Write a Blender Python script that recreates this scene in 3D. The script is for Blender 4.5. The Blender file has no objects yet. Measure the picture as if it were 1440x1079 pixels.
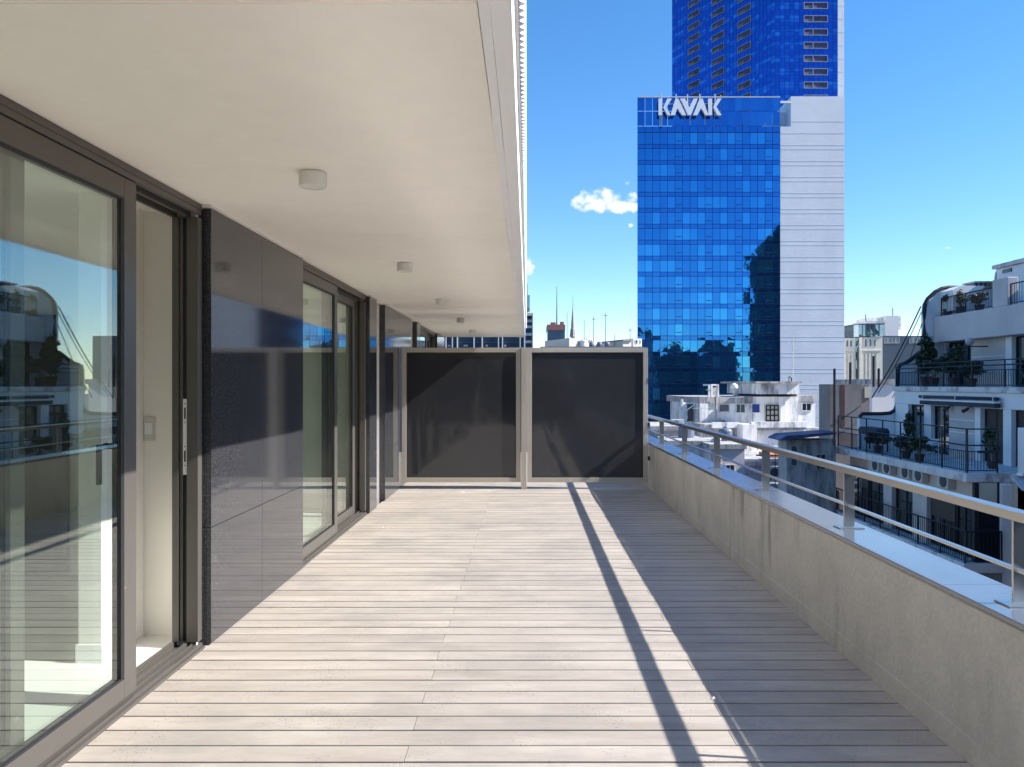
import bpy, bmesh, math, random
from mathutils import Vector, Matrix
R = math.radians
rnd = random.Random(7)
sc = bpy.context.scene
COL = sc.collection

# ------------------------------------------------------------------ camera
EYE = 1.55
cam_d = bpy.data.cameras.new('camera'); cam = bpy.data.objects.new('camera', cam_d); COL.objects.link(cam)
cam.location = (0, 0, EYE); cam.rotation_euler = (R(90), 0, 0)
cam_d.sensor_width = 36; cam_d.lens = 27.0; cam_d.shift_x = -0.0146; cam_d.shift_y = 0.0
cam_d.clip_start = 0.05; cam_d.clip_end = 6000
sc.camera = cam

# ------------------------------------------------------------------ sun and sky
SUN_EL, SUN_BACK = R(38.1), R(7.0)          # the sun stands to the right and a little behind
sunv = Vector((math.cos(SUN_EL)*math.cos(SUN_BACK), -math.cos(SUN_EL)*math.sin(SUN_BACK), math.sin(SUN_EL)))
sl = bpy.data.lights.new('sun', 'SUN'); so = bpy.data.objects.new('sun', sl); COL.objects.link(so)
sl.energy = 4.5; sl.angle = R(0.5); sl.color = (1.0, 0.975, 0.935)
so.rotation_euler = sunv.to_track_quat('Z', 'Y').to_euler(); so.location = (40, -5, 60)

wd = bpy.data.worlds.new('World'); sc.world = wd; wd.use_nodes = True
nt = wd.node_tree; nt.nodes.clear()
def wn(t, **k):
    n = nt.nodes.new(t)
    for a, b in k.items(): setattr(n, a, b)
    return n
def wmath(op, a, b=None, c=None, clamp=False):
    n = wn('ShaderNodeMath', operation=op, use_clamp=clamp)
    for i, v in enumerate((a, b, c)):
        if v is None: continue
        if isinstance(v, (int, float)): n.inputs[i].default_value = v
        else: nt.links.new(v, n.inputs[i])
    return n.outputs[0]
sky = wn('ShaderNodeTexSky', sky_type='NISHITA', sun_disc=False)
sky.sun_elevation = SUN_EL; sky.sun_rotation = R(90) + SUN_BACK
sky.altitude = 0; sky.air_density = 0.85; sky.dust_density = 0.0; sky.ozone_density = 3.0
hs = wn('ShaderNodeHueSaturation'); hs.inputs['Saturation'].default_value = 1.34; hs.inputs['Value'].default_value = 1.0
hs.inputs['Hue'].default_value = 0.502
gm = wn('ShaderNodeGamma'); gm.inputs[1].default_value = 0.86
nt.links.new(sky.outputs[0], gm.inputs[0]); nt.links.new(gm.outputs[0], hs.inputs['Color'])
tc = wn('ShaderNodeTexCoord'); sep = wn('ShaderNodeSeparateXYZ'); nt.links.new(tc.outputs['Generated'], sep.inputs[0])
dy = wmath('MAXIMUM', sep.outputs[1], 0.05)
uu = wmath('DIVIDE', sep.outputs[0], dy); vv = wmath('DIVIDE', sep.outputs[2], dy)
cmb = wn('ShaderNodeCombineXYZ'); nt.links.new(uu, cmb.inputs[0]); nt.links.new(vv, cmb.inputs[1])
nz = wn('ShaderNodeTexNoise'); nz.inputs['Scale'].default_value = 55; nz.inputs['Detail'].default_value = 5; nz.inputs['Roughness'].default_value = 0.55
nt.links.new(cmb.outputs[0], nz.inputs['Vector'])
tot = None
# small fair weather clouds, by direction (east-north, up) and size
for (cu, cv, su, sv, amp) in ((0.092, 0.238, 0.040, 0.0195, 1.0), (0.118, 0.231, 0.052, 0.011, .95), (0.000, 0.153, 0.012, 0.013, 1.0),
                              (0.1355, 0.2065, 0.004, 0.004, .8), (0.130, 0.2605, 0.006, .004, .5), (0.543, 0.1765, 0.012, .003, .62), (0.137,.241,.012,.010,.8)):
    a = wmath('DIVIDE', wmath('SUBTRACT', uu, cu), su); b = wmath('DIVIDE', wmath('SUBTRACT', vv, cv), sv)
    g = wmath('MULTIPLY', wmath('SUBTRACT', 1.0, wmath('ADD', wmath('MULTIPLY', a, a), wmath('MULTIPLY', b, b))), amp)
    tot = g if tot is None else wmath('MAXIMUM', tot, g)
dens = wmath('ADD', tot, wmath('MULTIPLY', wmath('SUBTRACT', nz.outputs['Fac'], 0.62), 2.6))
mr = wn('ShaderNodeMapRange', interpolation_type='SMOOTHSTEP'); nt.links.new(dens, mr.inputs[0])
mr.inputs[1].default_value = -0.05; mr.inputs[2].default_value = 0.8
front = wmath('GREATER_THAN', sep.outputs[1], 0.1)
mask = wmath('MULTIPLY', mr.outputs[0], front)
mixc = wn('ShaderNodeMix', data_type='RGBA'); nt.links.new(mask, mixc.inputs[0]); nt.links.new(hs.outputs[0], mixc.inputs[6])
mixc.inputs[7].default_value = (3.9, 3.95, 4.1, 1)
bg = wn('ShaderNodeBackground'); bg.inputs[1].default_value = 0.136
nt.links.new(mixc.outputs[2], bg.inputs[0])
wo = wn('ShaderNodeOutputWorld'); nt.links.new(bg.outputs[0], wo.inputs[0])

sc.view_settings.view_transform = 'Standard'; sc.view_settings.look = 'None'
sc.view_settings.exposure = 1.20; sc.view_settings.gamma = 1.0; sc.view_settings.use_curve_mapping = False
cy = sc.cycles
cy.max_bounces = 14; cy.diffuse_bounces = 10; cy.glossy_bounces = 6; cy.transmission_bounces = 6; cy.transparent_max_bounces = 16
cy.use_denoising = True; cy.sample_clamp_indirect = 0.0; cy.blur_glossy = 0.0

# ------------------------------------------------------------------ helpers
def WX(px, d): return (px - 741.0) / 1080.0 * d          # size and place of a thing standing d metres away
def WZ(py, d): return EYE + (540.0 - py) / 1080.0 * d

class MB:
    def __init__(s): s.v = []; s.f = []
    def add(s, vs, fs):
        o = len(s.v); s.v += [tuple(p) for p in vs]; s.f += [tuple(i + o for i in f) for f in fs]; return s
    def box(s, x0, x1, y0, y1, z0, z1):
        if x0 > x1: x0, x1 = x1, x0
        if y0 > y1: y0, y1 = y1, y0
        if z0 > z1: z0, z1 = z1, z0
        return s.add([(x0,y0,z0),(x1,y0,z0),(x1,y1,z0),(x0,y1,z0),(x0,y0,z1),(x1,y0,z1),(x1,y1,z1),(x0,y1,z1)],
              [(0,3,2,1),(4,5,6,7),(0,1,5,4),(1,2,6,5),(2,3,7,6),(3,0,4,7)])
    def prism(s, poly, axis, a, b):
        # poly: list of 2D points; axis 'y' -> (x,z) outline swept a..b in y; 'x' -> (y,z); 'z' -> (x,y)
        n = len(poly)
        def P(p, t): return (p[0], t, p[1]) if axis == 'y' else ((t, p[0], p[1]) if axis == 'x' else (p[0], p[1], t))
        vs = [P(p, a) for p in poly] + [P(p, b) for p in poly]
        fs = [tuple(range(n)), tuple(range(2*n-1, n-1, -1))]
        for i in range(n):
            j = (i + 1) % n; fs.append((j, i, i + n, j + n))
        return s.add(vs, fs)
    def tube(s, pts, r, n=6, r1=None):
        pts = [Vector(p) for p in pts]; rings = []; m = len(pts)
        for i, p in enumerate(pts):
            t = (pts[min(i+1, m-1)] - pts[max(i-1, 0)]).normalized()
            u = t.cross(Vector((0,0,1)))
            if u.length < .01: u = t.cross(Vector((1,0,0)))
            u.normalize(); w = t.cross(u)
            rr = r if r1 is None else r + (r1 - r) * i / max(1, m-1)
            rings.append([p + (u*math.cos(2*math.pi*k/n) + w*math.sin(2*math.pi*k/n))*rr for k in range(n)])
        vs = [q for g in rings for q in g]; fs = []
        for i in range(m-1):
            for k in range(n):
                fs.append((i*n+k, i*n+(k+1)%n, (i+1)*n+(k+1)%n, (i+1)*n+k))
        fs.append(tuple(range(n-1, -1, -1))); fs.append(tuple((m-1)*n+k for k in range(n)))
        return s.add(vs, fs)
    def lathe(s, cx, cy_, prof, n=24):
        m = len(prof); vs = []; fs = []
        for (r, z) in prof:
            for k in range(n):
                a = 2*math.pi*k/n; vs.append((cx + r*math.cos(a), cy_ + r*math.sin(a), z))
        for i in range(m-1):
            for k in range(n): fs.append((i*n+k, i*n+(k+1)%n, (i+1)*n+(k+1)%n, (i+1)*n+k))
        fs.append(tuple(range(n-1,-1,-1))); fs.append(tuple((m-1)*n+k for k in range(n)))
        return s.add(vs, fs)
    def build(s, name, mat, parent=None, bevel=0, smooth=False, rot=None):
        off = Vector((0,0,0)); par = parent
        while par is not None: off += par.location; par = par.parent
        me = bpy.data.meshes.new(name)
        me.from_pydata([(p[0]-off.x, p[1]-off.y, p[2]-off.z) for p in s.v], [], s.f)
        bm = bmesh.new(); bm.from_mesh(me); bmesh.ops.recalc_face_normals(bm, faces=bm.faces); bm.to_mesh(me); bm.free()
        me.update()
        if smooth:
            for p in me.polygons: p.use_smooth = True
        o = bpy.data.objects.new(name, me); COL.objects.link(o)
        if mat: me.materials.append(mat)
        if parent is not None: o.parent = parent
        if bevel:
            b = o.modifiers.new('bevel', 'BEVEL'); b.width = bevel; b.segments = 2; b.limit_method = 'ANGLE'; b.angle_limit = R(40)
            b.harden_normals = False
        return o

def tag(o, label=None, cat=None, group=None, kind=None):
    if label: o['label'] = label
    if cat: o['category'] = cat
    if group: o['group'] = group
    if kind: o['kind'] = kind
    return o
def thing(name, loc, label, cat, group=None):
    o = bpy.data.objects.new(name, None); COL.objects.link(o); o.location = loc; o.empty_display_size = .2
    return tag(o, label, cat, group)
def copy_tree(o, parent=None, delta=None):
    c = o.copy(); COL.objects.link(c)
    if parent is not None: c.parent = parent
    if delta is not None: c.location = Vector(o.location) + Vector(delta)
    for ch in list(o.children): copy_tree(ch, c)
    return c
def spin(o, ang, about):
    # turn a finished thing about a vertical axis
    p = Vector(about); q = Vector(o.location) - p
    m = Matrix.Rotation(ang, 3, 'Z'); o.location = p + m @ q; o.rotation_euler[2] += ang

# ------------------------------------------------------------------ materials
def newmat(name):
    m = bpy.data.materials.new(name); m.use_nodes = True; t = m.node_tree
    return m, t, t.nodes['Principled BSDF']
def N(t, kind, **k):
    n = t.nodes.new(kind)
    for a, b in k.items(): setattr(n, a, b)
    return n
def pbr(name, col, rough=.6, metal=0., var=.12, vscale=2.5, bump=0., bscale=40., spec=.5, stain=0., stain_col=(.05,.05,.05),
        stain_scale=(1.2, 1.2, .25), fine=0., fscale=120., rvar=0., island=0., hue2=None, stain_lo=.5, stain_hi=.72):
    m, t, p = newmat(name); L = t.links.new
    tc = N(t, 'ShaderNodeTexCoord'); co = tc.outputs['Object']
    n1 = N(t, 'ShaderNodeTexNoise'); n1.inputs['Scale'].default_value = vscale; n1.inputs['Detail'].default_value = 8; n1.inputs['Roughness'].default_value = .62
    L(co, n1.inputs['Vector'])
    mix = N(t, 'ShaderNodeMix', data_type='RGBA')
    c2 = hue2 or tuple(min(1, c*(1+var)) for c in col); c1 = tuple(c*(1-var) for c in col)
    mrg = N(t, 'ShaderNodeMapRange'); mrg.inputs[1].default_value = .3; mrg.inputs[2].default_value = .7
    L(n1.outputs['Fac'], mrg.inputs[0]); L(mrg.outputs[0], mix.inputs[0])
    mix.inputs[6].default_value = (*c1, 1); mix.inputs[7].default_value = (*c2, 1); out = mix.outputs[2]
    if island:
        g = N(t, 'ShaderNodeNewGeometry'); mi = N(t, 'ShaderNodeMix', data_type='RGBA', blend_type='MULTIPLY'); mi.inputs[0].default_value = 1
        r = N(t, 'ShaderNodeMapRange'); r.inputs[3].default_value = 1-island; r.inputs[4].default_value = 1+island
        L(g.outputs['Random Per Island'], r.inputs[0]); L(out, mi.inputs[6]); L(r.outputs[0], mi.inputs[7]); out = mi.outputs[2]
    if fine:
        n2 = N(t, 'ShaderNodeTexNoise'); n2.inputs['Scale'].default_value = fscale; n2.inputs['Detail'].default_value = 4
        L(co, n2.inputs['Vector']); mf = N(t, 'ShaderNodeMix', data_type='RGBA', blend_type='MULTIPLY'); mf.inputs[0].default_value = 1
        r = N(t, 'ShaderNodeMapRange'); r.inputs[1].default_value=.3; r.inputs[2].default_value=.7; r.inputs[3].default_value = 1-fine; r.inputs[4].default_value = 1+fine
        L(n2.outputs['Fac'], r.inputs[0]); L(out, mf.inputs[6]); L(r.outputs[0], mf.inputs[7]); out = mf.outputs[2]
    if stain:
        mp = N(t, 'ShaderNodeMapping'); mp.inputs['Scale'].default_value = stain_scale; L(co, mp.inputs['Vector'])
        n3 = N(t, 'ShaderNodeTexNoise'); n3.inputs['Scale'].default_value = 1.0; n3.inputs['Detail'].default_value = 9; n3.inputs['Roughness'].default_value = .68
        L(mp.outputs[0], n3.inputs['Vector']); r = N(t, 'ShaderNodeMapRange'); r.inputs[1].default_value = stain_lo; r.inputs[2].default_value = stain_hi
        r.inputs[4].default_value = stain; L(n3.outputs['Fac'], r.inputs[0])
        ms = N(t, 'ShaderNodeMix', data_type='RGBA'); L(r.outputs[0], ms.inputs[0]); L(out, ms.inputs[6]); ms.inputs[7].default_value = (*stain_col, 1); out = ms.outputs[2]
    L(out, p.inputs['Base Color'])
    p.inputs['Roughness'].default_value = rough; p.inputs['Metallic'].default_value = metal; p.inputs['Specular IOR Level'].default_value = spec
    if rvar:
        r = N(t, 'ShaderNodeMapRange'); r.inputs[3].default_value = max(.02, rough-rvar); r.inputs[4].default_value = rough+rvar
        L(n1.outputs['Fac'], r.inputs[0]); L(r.outputs[0], p.inputs['Roughness'])
    if bump:
        nb = N(t, 'ShaderNodeTexNoise'); nb.inputs['Scale'].default_value = bscale; nb.inputs['Detail'].default_value = 5; L(co, nb.inputs['Vector'])
        b = N(t, 'ShaderNodeBump'); b.inputs['Strength'].default_value = bump; b.inputs['Distance'].default_value = .01
        L(nb.outputs['Fac'], b.inputs['Height']); L(b.outputs[0], p.inputs['Normal'])
    return m
def glass_mat(name, tint=(.80,.90,.84), base=.09, k=.85, pw=3.0, wav=0.0):
    m, t, p = newmat(name); L = t.links.new; t.nodes.remove(p)
    tr = N(t, 'ShaderNodeBsdfTransparent'); tr.inputs[0].default_value = (*tint, 1)
    gl = N(t, 'ShaderNodeBsdfGlossy'); gl.inputs['Roughness'].default_value = 0.0; gl.inputs['Color'].default_value = (.92,.97,.94,1)
    lw = N(t, 'ShaderNodeLayerWeight'); lw.inputs[0].default_value = .5
    pwn = N(t, 'ShaderNodeMath', operation='POWER'); L(lw.outputs['Facing'], pwn.inputs[0]); pwn.inputs[1].default_value = pw
    ma = N(t, 'ShaderNodeMath', operation='MULTIPLY_ADD', use_clamp=True); L(pwn.outputs[0], ma.inputs[0]); ma.inputs[1].default_value = k; ma.inputs[2].default_value = base
    if wav:
        tcn = N(t, 'ShaderNodeTexCoord'); nb = N(t, 'ShaderNodeTexNoise'); nb.inputs['Scale'].default_value = 1.1; nb.inputs['Detail'].default_value = 1
        L(tcn.outputs['Object'], nb.inputs['Vector']); b = N(t, 'ShaderNodeBump'); b.inputs['Strength'].default_value = wav; b.inputs['Distance'].default_value = .01
        L(nb.outputs['Fac'], b.inputs['Height']); L(b.outputs[0], gl.inputs['Normal'])
    mx = N(t, 'ShaderNodeMixShader'); L(ma.outputs[0], mx.inputs[0]); L(tr.outputs[0], mx.inputs[1]); L(gl.outputs[0], mx.inputs[2])
    L(mx.outputs[0], t.nodes['Material Output'].inputs[0])
    return m
def curtain_mat(name, c_lo, c_hi, rough=.03, wav=.06, metal=.92, pw=1.0):
    # coated facade glass: mirror tinted by its coating, each pane a little different
    m, t, p = newmat(name); L = t.links.new
    g = N(t, 'ShaderNodeNewGeometry'); oi = N(t, 'ShaderNodeObjectInfo'); wn_ = N(t, 'ShaderNodeTexWhiteNoise', noise_dimensions='2D'); cx_ = N(t, 'ShaderNodeCombineXYZ'); L(g.outputs['Random Per Island'], cx_.inputs[0]); L(oi.outputs['Random'], cx_.inputs[1]); sc_ = N(t, 'ShaderNodeVectorMath', operation='SCALE'); sc_.inputs[3].default_value = 977.0; L(cx_.outputs[0], sc_.inputs[0]); L(sc_.outputs[0], wn_.inputs['Vector'])
    pwn = N(t, 'ShaderNodeMath', operation='POWER'); L(wn_.outputs['Value'], pwn.inputs[0]); pwn.inputs[1].default_value = pw
    mi = N(t, 'ShaderNodeMix', data_type='RGBA')
    L(pwn.outputs[0], mi.inputs[0]); mi.inputs[6].default_value = (*c_lo, 1); mi.inputs[7].default_value = (*c_hi, 1)
    L(mi.outputs[2], p.inputs['Base Color']); p.inputs['Metallic'].default_value = metal; p.inputs['Roughness'].default_value = rough
    tcn = N(t, 'ShaderNodeTexCoord'); nb = N(t, 'ShaderNodeTexNoise'); nb.inputs['Scale'].default_value = .45; nb.inputs['Detail'].default_value = 2
    L(tcn.outputs['Object'], nb.inputs['Vector']); b = N(t, 'ShaderNodeBump'); b.inputs['Strength'].default_value = wav; b.inputs['Distance'].default_value = .3
    L(nb.outputs['Fac'], b.inputs['Height']); L(b.outputs[0], p.inputs['Normal'])
    return m

M = {}
M['soffit'] = pbr('soffit_paint', (.87,.815,.735), rough=.75, var=.035, vscale=.55, bump=.06, bscale=60, fine=.015, fscale=9)
M['fascia'] = pbr('fascia_paint', (.82,.81,.80), rough=.6, var=.03, bump=.05, bscale=30)
M['corr'] = pbr('corrugated_white_metal', (.80,.80,.82), rough=.35, metal=.1, var=.03)
M['bronze'] = pbr('bronze_aluminium', (.125,.113,.098), rough=.38, metal=.35, var=.05, vscale=1.2, fine=.03, fscale=300, rvar=.06)
M['bronze_dark'] = pbr('dark_gasket', (.018,.018,.02), rough=.5, var=.1)
M['champagne'] = pbr('champagne_aluminium', (.50,.455,.385), rough=.42, metal=.35, var=.05, fine=.03, fscale=200)
M['glass'] = glass_mat('door_glass', tint=(.90,.96,.925), base=.10, k=.80, pw=2.8, wav=.006)
M['iwall'] = pbr('interior_wall_paint', (.84,.805,.735), rough=.8, var=.02)
M['iceil'] = pbr('interior_ceiling_paint', (.86,.83,.78), rough=.8, var=.02)
M['itile'] = pbr('interior_floor_tile', (.70,.68,.64), rough=.3, var=.05, vscale=1.5)
M['white'] = pbr('white_enamel', (.78,.78,.75), rough=.4, var=.03)
M['steel'] = pbr('brushed_steel', (.62,.61,.58), rough=.30, metal=1., var=.03, vscale=3, rvar=.05)
M['lightbody'] = pbr('lamp_housing', (.74,.71,.65), rough=.45, metal=.0, var=.03)
M['diffuser'] = pbr('lamp_opal', (.75,.74,.67), rough=.35, var=.03)
M['room_dark'] = pbr('room_dark_wood', (.10,.085,.07), rough=.6, var=.2)

def granite():
    m, t, p = newmat('dark_granite'); L = t.links.new
    tcn = N(t, 'ShaderNodeTexCoord'); v = N(t, 'ShaderNodeTexVoronoi'); v.inputs['Scale'].default_value = 260; L(tcn.outputs['Object'], v.inputs['Vector'])
    n = N(t, 'ShaderNodeTexNoise'); n.inputs['Scale'].default_value = 140; n.inputs['Detail'].default_value = 6; L(tcn.outputs['Object'], n.inputs['Vector'])
    mi = N(t, 'ShaderNodeMix', data_type='RGBA'); L(n.outputs['Fac'], mi.inputs[0]); mi.inputs[6].default_value = (.020,.020,.023,1); mi.inputs[7].default_value = (.046,.046,.049,1)
    r = N(t, 'ShaderNodeMapRange'); r.inputs[1].default_value = .0; r.inputs[2].default_value = .35; r.inputs[3].default_value = .9; r.inputs[4].default_value = 0
    sepc = N(t, 'ShaderNodeSeparateColor'); L(v.outputs['Color'], sepc.inputs[0]); gt = N(t, 'ShaderNodeMath', operation='GREATER_THAN'); L(sepc.outputs[0], gt.inputs[0]); gt.inputs[1].default_value = .86
    ms = N(t, 'ShaderNodeMath', operation='MULTIPLY'); L(gt.outputs[0], ms.inputs[0]); ms.inputs[1].default_value = .16
    m2 = N(t, 'ShaderNodeMix', data_type='RGBA'); L(ms.outputs[0], m2.inputs[0]); L(mi.outputs[2], m2.inputs[6]); m2.inputs[7].default_value = (.34,.35,.38,1)
    L(m2.outputs[2], p.inputs['Base Color']); p.inputs['Roughness'].default_value = .06; p.inputs['IOR'].default_value = 1.752; p.inputs['Specular IOR Level'].default_value = .5
    return m
M['granite'] = granite()
def screen_mat():
    m, t, p = newmat('smoked_laminate'); L = t.links.new
    tcn = N(t, 'ShaderNodeTexCoord'); p.inputs['Base Color'].default_value = (.034,.035,.039,1); p.inputs['Roughness'].default_value = .035; p.inputs['IOR'].default_value = 1.6
    mp = N(t, 'ShaderNodeMapping'); mp.inputs['Scale'].default_value = (1.4, 1, .5); L(tcn.outputs['Object'], mp.inputs['Vector'])
    n = N(t, 'ShaderNodeTexNoise'); n.inputs['Scale'].default_value = 1.6; n.inputs['Detail'].default_value = 1.5; L(mp.outputs[0], n.inputs['Vector'])
    b = N(t, 'ShaderNodeBump'); b.inputs['Strength'].default_value = .10; b.inputs['Distance'].default_value = .05; L(n.outputs['Fac'], b.inputs['Height']); L(b.outputs[0], p.inputs['Normal'])
    n2 = N(t, 'ShaderNodeTexNoise'); n2.inputs['Scale'].default_value = 5; n2.inputs['Detail'].default_value = 8; L(tcn.outputs['Object'], n2.inputs['Vector'])
    r = N(t, 'ShaderNodeMapRange'); r.inputs[1].default_value=.35; r.inputs[2].default_value=.75; r.inputs[3].default_value = .02; r.inputs[4].default_value = .12; L(n2.outputs['Fac'], r.inputs[0]); L(r.outputs[0], p.inputs['Roughness'])
    return m
M['screen'] = screen_mat()
def deck_mat():
    m, t, p = newmat('weathered_composite_boards'); L = t.links.new
    tcn = N(t, 'ShaderNodeTexCoord'); g = N(t, 'ShaderNodeNewGeometry'); co = tcn.outputs['Object']
    mp = N(t, 'ShaderNodeMapping'); mp.inputs['Scale'].default_value = (.9, 5, 1); L(co, mp.inputs['Vector'])
    # shift the pattern board by board so that no two boards repeat
    sh = N(t, 'ShaderNodeVectorMath', operation='ADD'); cb = N(t, 'ShaderNodeCombineXYZ'); mu = N(t, 'ShaderNodeMath', operation='MULTIPLY'); mu.inputs[1].default_value = 37
    L(g.outputs['Random Per Island'], mu.inputs[0]); L(mu.outputs[0], cb.inputs[0]); L(mu.outputs[0], cb.inputs[2]); L(mp.outputs[0], sh.inputs[0]); L(cb.outputs[0], sh.inputs[1])
    n1 = N(t, 'ShaderNodeTexNoise'); n1.inputs['Scale'].default_value = 1.3; n1.inputs['Detail'].default_value = 9; n1.inputs['Roughness'].default_value = .65; L(sh.outputs[0], n1.inputs['Vector'])
    mr_ = N(t, 'ShaderNodeMapRange'); mr_.inputs[1].default_value = .32; mr_.inputs[2].default_value = .68; L(n1.outputs['Fac'], mr_.inputs[0])
    c = N(t, 'ShaderNodeMix', data_type='RGBA'); L(mr_.outputs[0], c.inputs[0]); c.inputs[6].default_value = (.315,.272,.232,1); c.inputs[7].default_value = (.455,.398,.342,1)
    ri = N(t, 'ShaderNodeMapRange'); ri.inputs[3].default_value = .95; ri.inputs[4].default_value = 1.05; L(g.outputs['Random Per Island'], ri.inputs[0])
    c2 = N(t, 'ShaderNodeMix', data_type='RGBA', blend_type='MULTIPLY'); c2.inputs[0].default_value = 1; L(c.outputs[2], c2.inputs[6]); L(ri.outputs[0], c2.inputs[7])
    # worn dark patches
    n2 = N(t, 'ShaderNodeTexNoise'); n2.inputs['Scale'].default_value = 1.1; n2.inputs['Detail'].default_value = 7; n2.inputs['Roughness'].default_value = .7; L(co, n2.inputs['Vector'])
    r2 = N(t, 'ShaderNodeMapRange'); r2.inputs[1].default_value = .47; r2.inputs[2].default_value = .70; r2.inputs[4].default_value = .62; L(n2.outputs['Fac'], r2.inputs[0])
    c3 = N(t, 'ShaderNodeMix', data_type='RGBA'); L(r2.outputs[0], c3.inputs[0]); L(c2.outputs[2], c3.inputs[6]); c3.inputs[7].default_value = (.245,.222,.198,1)
    # small pits and grit
    v = N(t, 'ShaderNodeTexVoronoi'); v.inputs['Scale'].default_value = 62; L(co, v.inputs['Vector'])
    n4 = N(t, 'ShaderNodeTexNoise'); n4.inputs['Scale'].default_value = 3.2; n4.inputs['Detail'].default_value = 5; L(co, n4.inputs['Vector'])
    lt = N(t, 'ShaderNodeMath', operation='LESS_THAN'); L(v.outputs['Distance'], lt.inputs[0]); lt.inputs[1].default_value = .2
    gt = N(t, 'ShaderNodeMath', operation='GREATER_THAN'); L(n4.outputs['Fac'], gt.inputs[0]); gt.inputs[1].default_value = .55
    an = N(t, 'ShaderNodeMath', operation='MULTIPLY'); L(lt.outputs[0], an.inputs[0]); L(gt.outputs[0], an.inputs[1])
    an2 = N(t, 'ShaderNodeMath', operation='MULTIPLY'); L(an.outputs[0], an2.inputs[0]); an2.inputs[1].default_value = .6
    c4 = N(t, 'ShaderNodeMix', data_type='RGBA'); L(an2.outputs[0], c4.inputs[0]); L(c3.outputs[2], c4.inputs[6]); c4.inputs[7].default_value = (.10,.085,.075,1)
    L(c4.outputs[2], p.inputs['Base Color']); p.inputs['Roughness'].default_value = .62; p.inputs['Specular IOR Level'].default_value = .35
    nb = N(t, 'ShaderNodeTexNoise'); nb.inputs['Scale'].default_value = 30; nb.inputs['Detail'].default_value = 8; mp2 = N(t, 'ShaderNodeMapping'); mp2.inputs['Scale'].default_value = (.25, 3, 1); L(co, mp2.inputs['Vector']); L(mp2.outputs[0], nb.inputs['Vector'])
    b = N(t, 'ShaderNodeBump'); b.inputs['Strength'].default_value = .25; b.inputs['Distance'].default_value = .004; L(nb.outputs['Fac'], b.inputs['Height']); L(b.outputs[0], p.inputs['Normal'])
    return m
M['deck'] = deck_mat()
M['under'] = pbr('deck_void', (.03,.028,.026), rough=.9)
def parapet_mat():
    m = pbr('parapet_render', (.53,.495,.43), rough=.85, var=.13, vscale=1.5, bump=.3, bscale=45, fine=.07, fscale=50, stain=.45, stain_col=(.25,.235,.205), stain_scale=(2.4,1.6,.9), stain_lo=.48, stain_hi=.74)
    t = m.node_tree; L = t.links.new; p = t.nodes['Principled BSDF']; src = p.inputs['Base Color'].links[0].from_socket
    tcn = N(t, 'ShaderNodeTexCoord'); mp = N(t, 'ShaderNodeMapping'); mp.inputs['Scale'].default_value = (1, 4.2, .5); L(tcn.outputs['Object'], mp.inputs['Vector'])
    n = N(t, 'ShaderNodeTexNoise'); n.inputs['Scale'].default_value = 1.6; n.inputs['Detail'].default_value = 7; n.inputs['Roughness'].default_value = .6; L(mp.outputs[0], n.inputs['Vector'])
    r = N(t, 'ShaderNodeMapRange'); r.inputs[1].default_value = .5; r.inputs[2].default_value = .72; r.inputs[4].default_value = .8; L(n.outputs['Fac'], r.inputs[0])
    n2 = N(t, 'ShaderNodeTexNoise'); n2.inputs['Scale'].default_value = .9; n2.inputs['Detail'].default_value = 4; L(tcn.outputs['Object'], n2.inputs['Vector'])
    r2 = N(t, 'ShaderNodeMapRange'); r2.inputs[1].default_value = .45; r2.inputs[2].default_value = .6; L(n2.outputs['Fac'], r2.inputs[0])
    mu = N(t, 'ShaderNodeMath', operation='MULTIPLY'); L(r.outputs[0], mu.inputs[0]); L(r2.outputs[0], mu.inputs[1])
    mx = N(t, 'ShaderNodeMix', data_type='RGBA'); L(mu.outputs[0], mx.inputs[0]); L(src, mx.inputs[6]); mx.inputs[7].default_value = (.19,.178,.155,1)
    L(mx.outputs[2], p.inputs['Base Color'])
    return m
M['parapet'] = parapet_mat()
M['coping'] = pbr('polished_grey_stone', (.11,.128,.155), rough=.17, var=.16, vscale=2.2, fine=.03, fscale=90, spec=1.0, rvar=.05)
M['coping'].node_tree.nodes['Principled BSDF'].inputs['IOR'].default_value = 1.75

# facade and city materials
M['kglass'] = curtain_mat('blue_vision_glass', (.033,.20,.50), (.052,.32,.64), pw=2.6, wav=.035)
M['kspan'] = curtain_mat('blue_spandrel_glass', (.026,.15,.44), (.032,.175,.48), wav=.035)
M['kcrown'] = curtain_mat('blue_crown_glass', (.03,.15,.44), (.045,.21,.52), wav=.035)
M['kbody'] = pbr('dark_mullion_blue', (.006,.025,.09), rough=.4, var=.1)
M['tglass'] = curtain_mat('deep_blue_glass', (.020,.095,.40), (.025,.12,.47), wav=.02)
M['tglass2'] = curtain_mat('pale_blue_glass', (.020,.10,.42), (.06,.24,.60), wav=.02, pw=2.2)
M['conc_panel'] = pbr('pale_concrete_panels', (.72,.71,.73), rough=.8, var=.05, vscale=.25, stain=.25, stain_col=(.5,.5,.53), stain_scale=(.25,.25,.05))
M['joint'] = pbr('panel_joint', (.70,.69,.715), rough=.9)
M['signwhite'] = pbr('sign_white', (.80,.79,.82), rough=.5, var=.02)
M['oldwhite'] = pbr('stained_white_plaster', (.78,.76,.74), rough=.9, var=.06, vscale=.8, bump=.2, bscale=8, stain=.9, stain_col=(.14,.13,.14), stain_scale=(1.6,1.6,.4), stain_lo=.47, stain_hi=.66)
M['oldwhite2'] = pbr('clean_white_plaster', (.80,.78,.76), rough=.9, var=.05, vscale=.6, stain=.75, stain_col=(.27,.255,.26), stain_scale=(1.5,1.5,.45), stain_lo=.48, stain_hi=.68)
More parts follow.
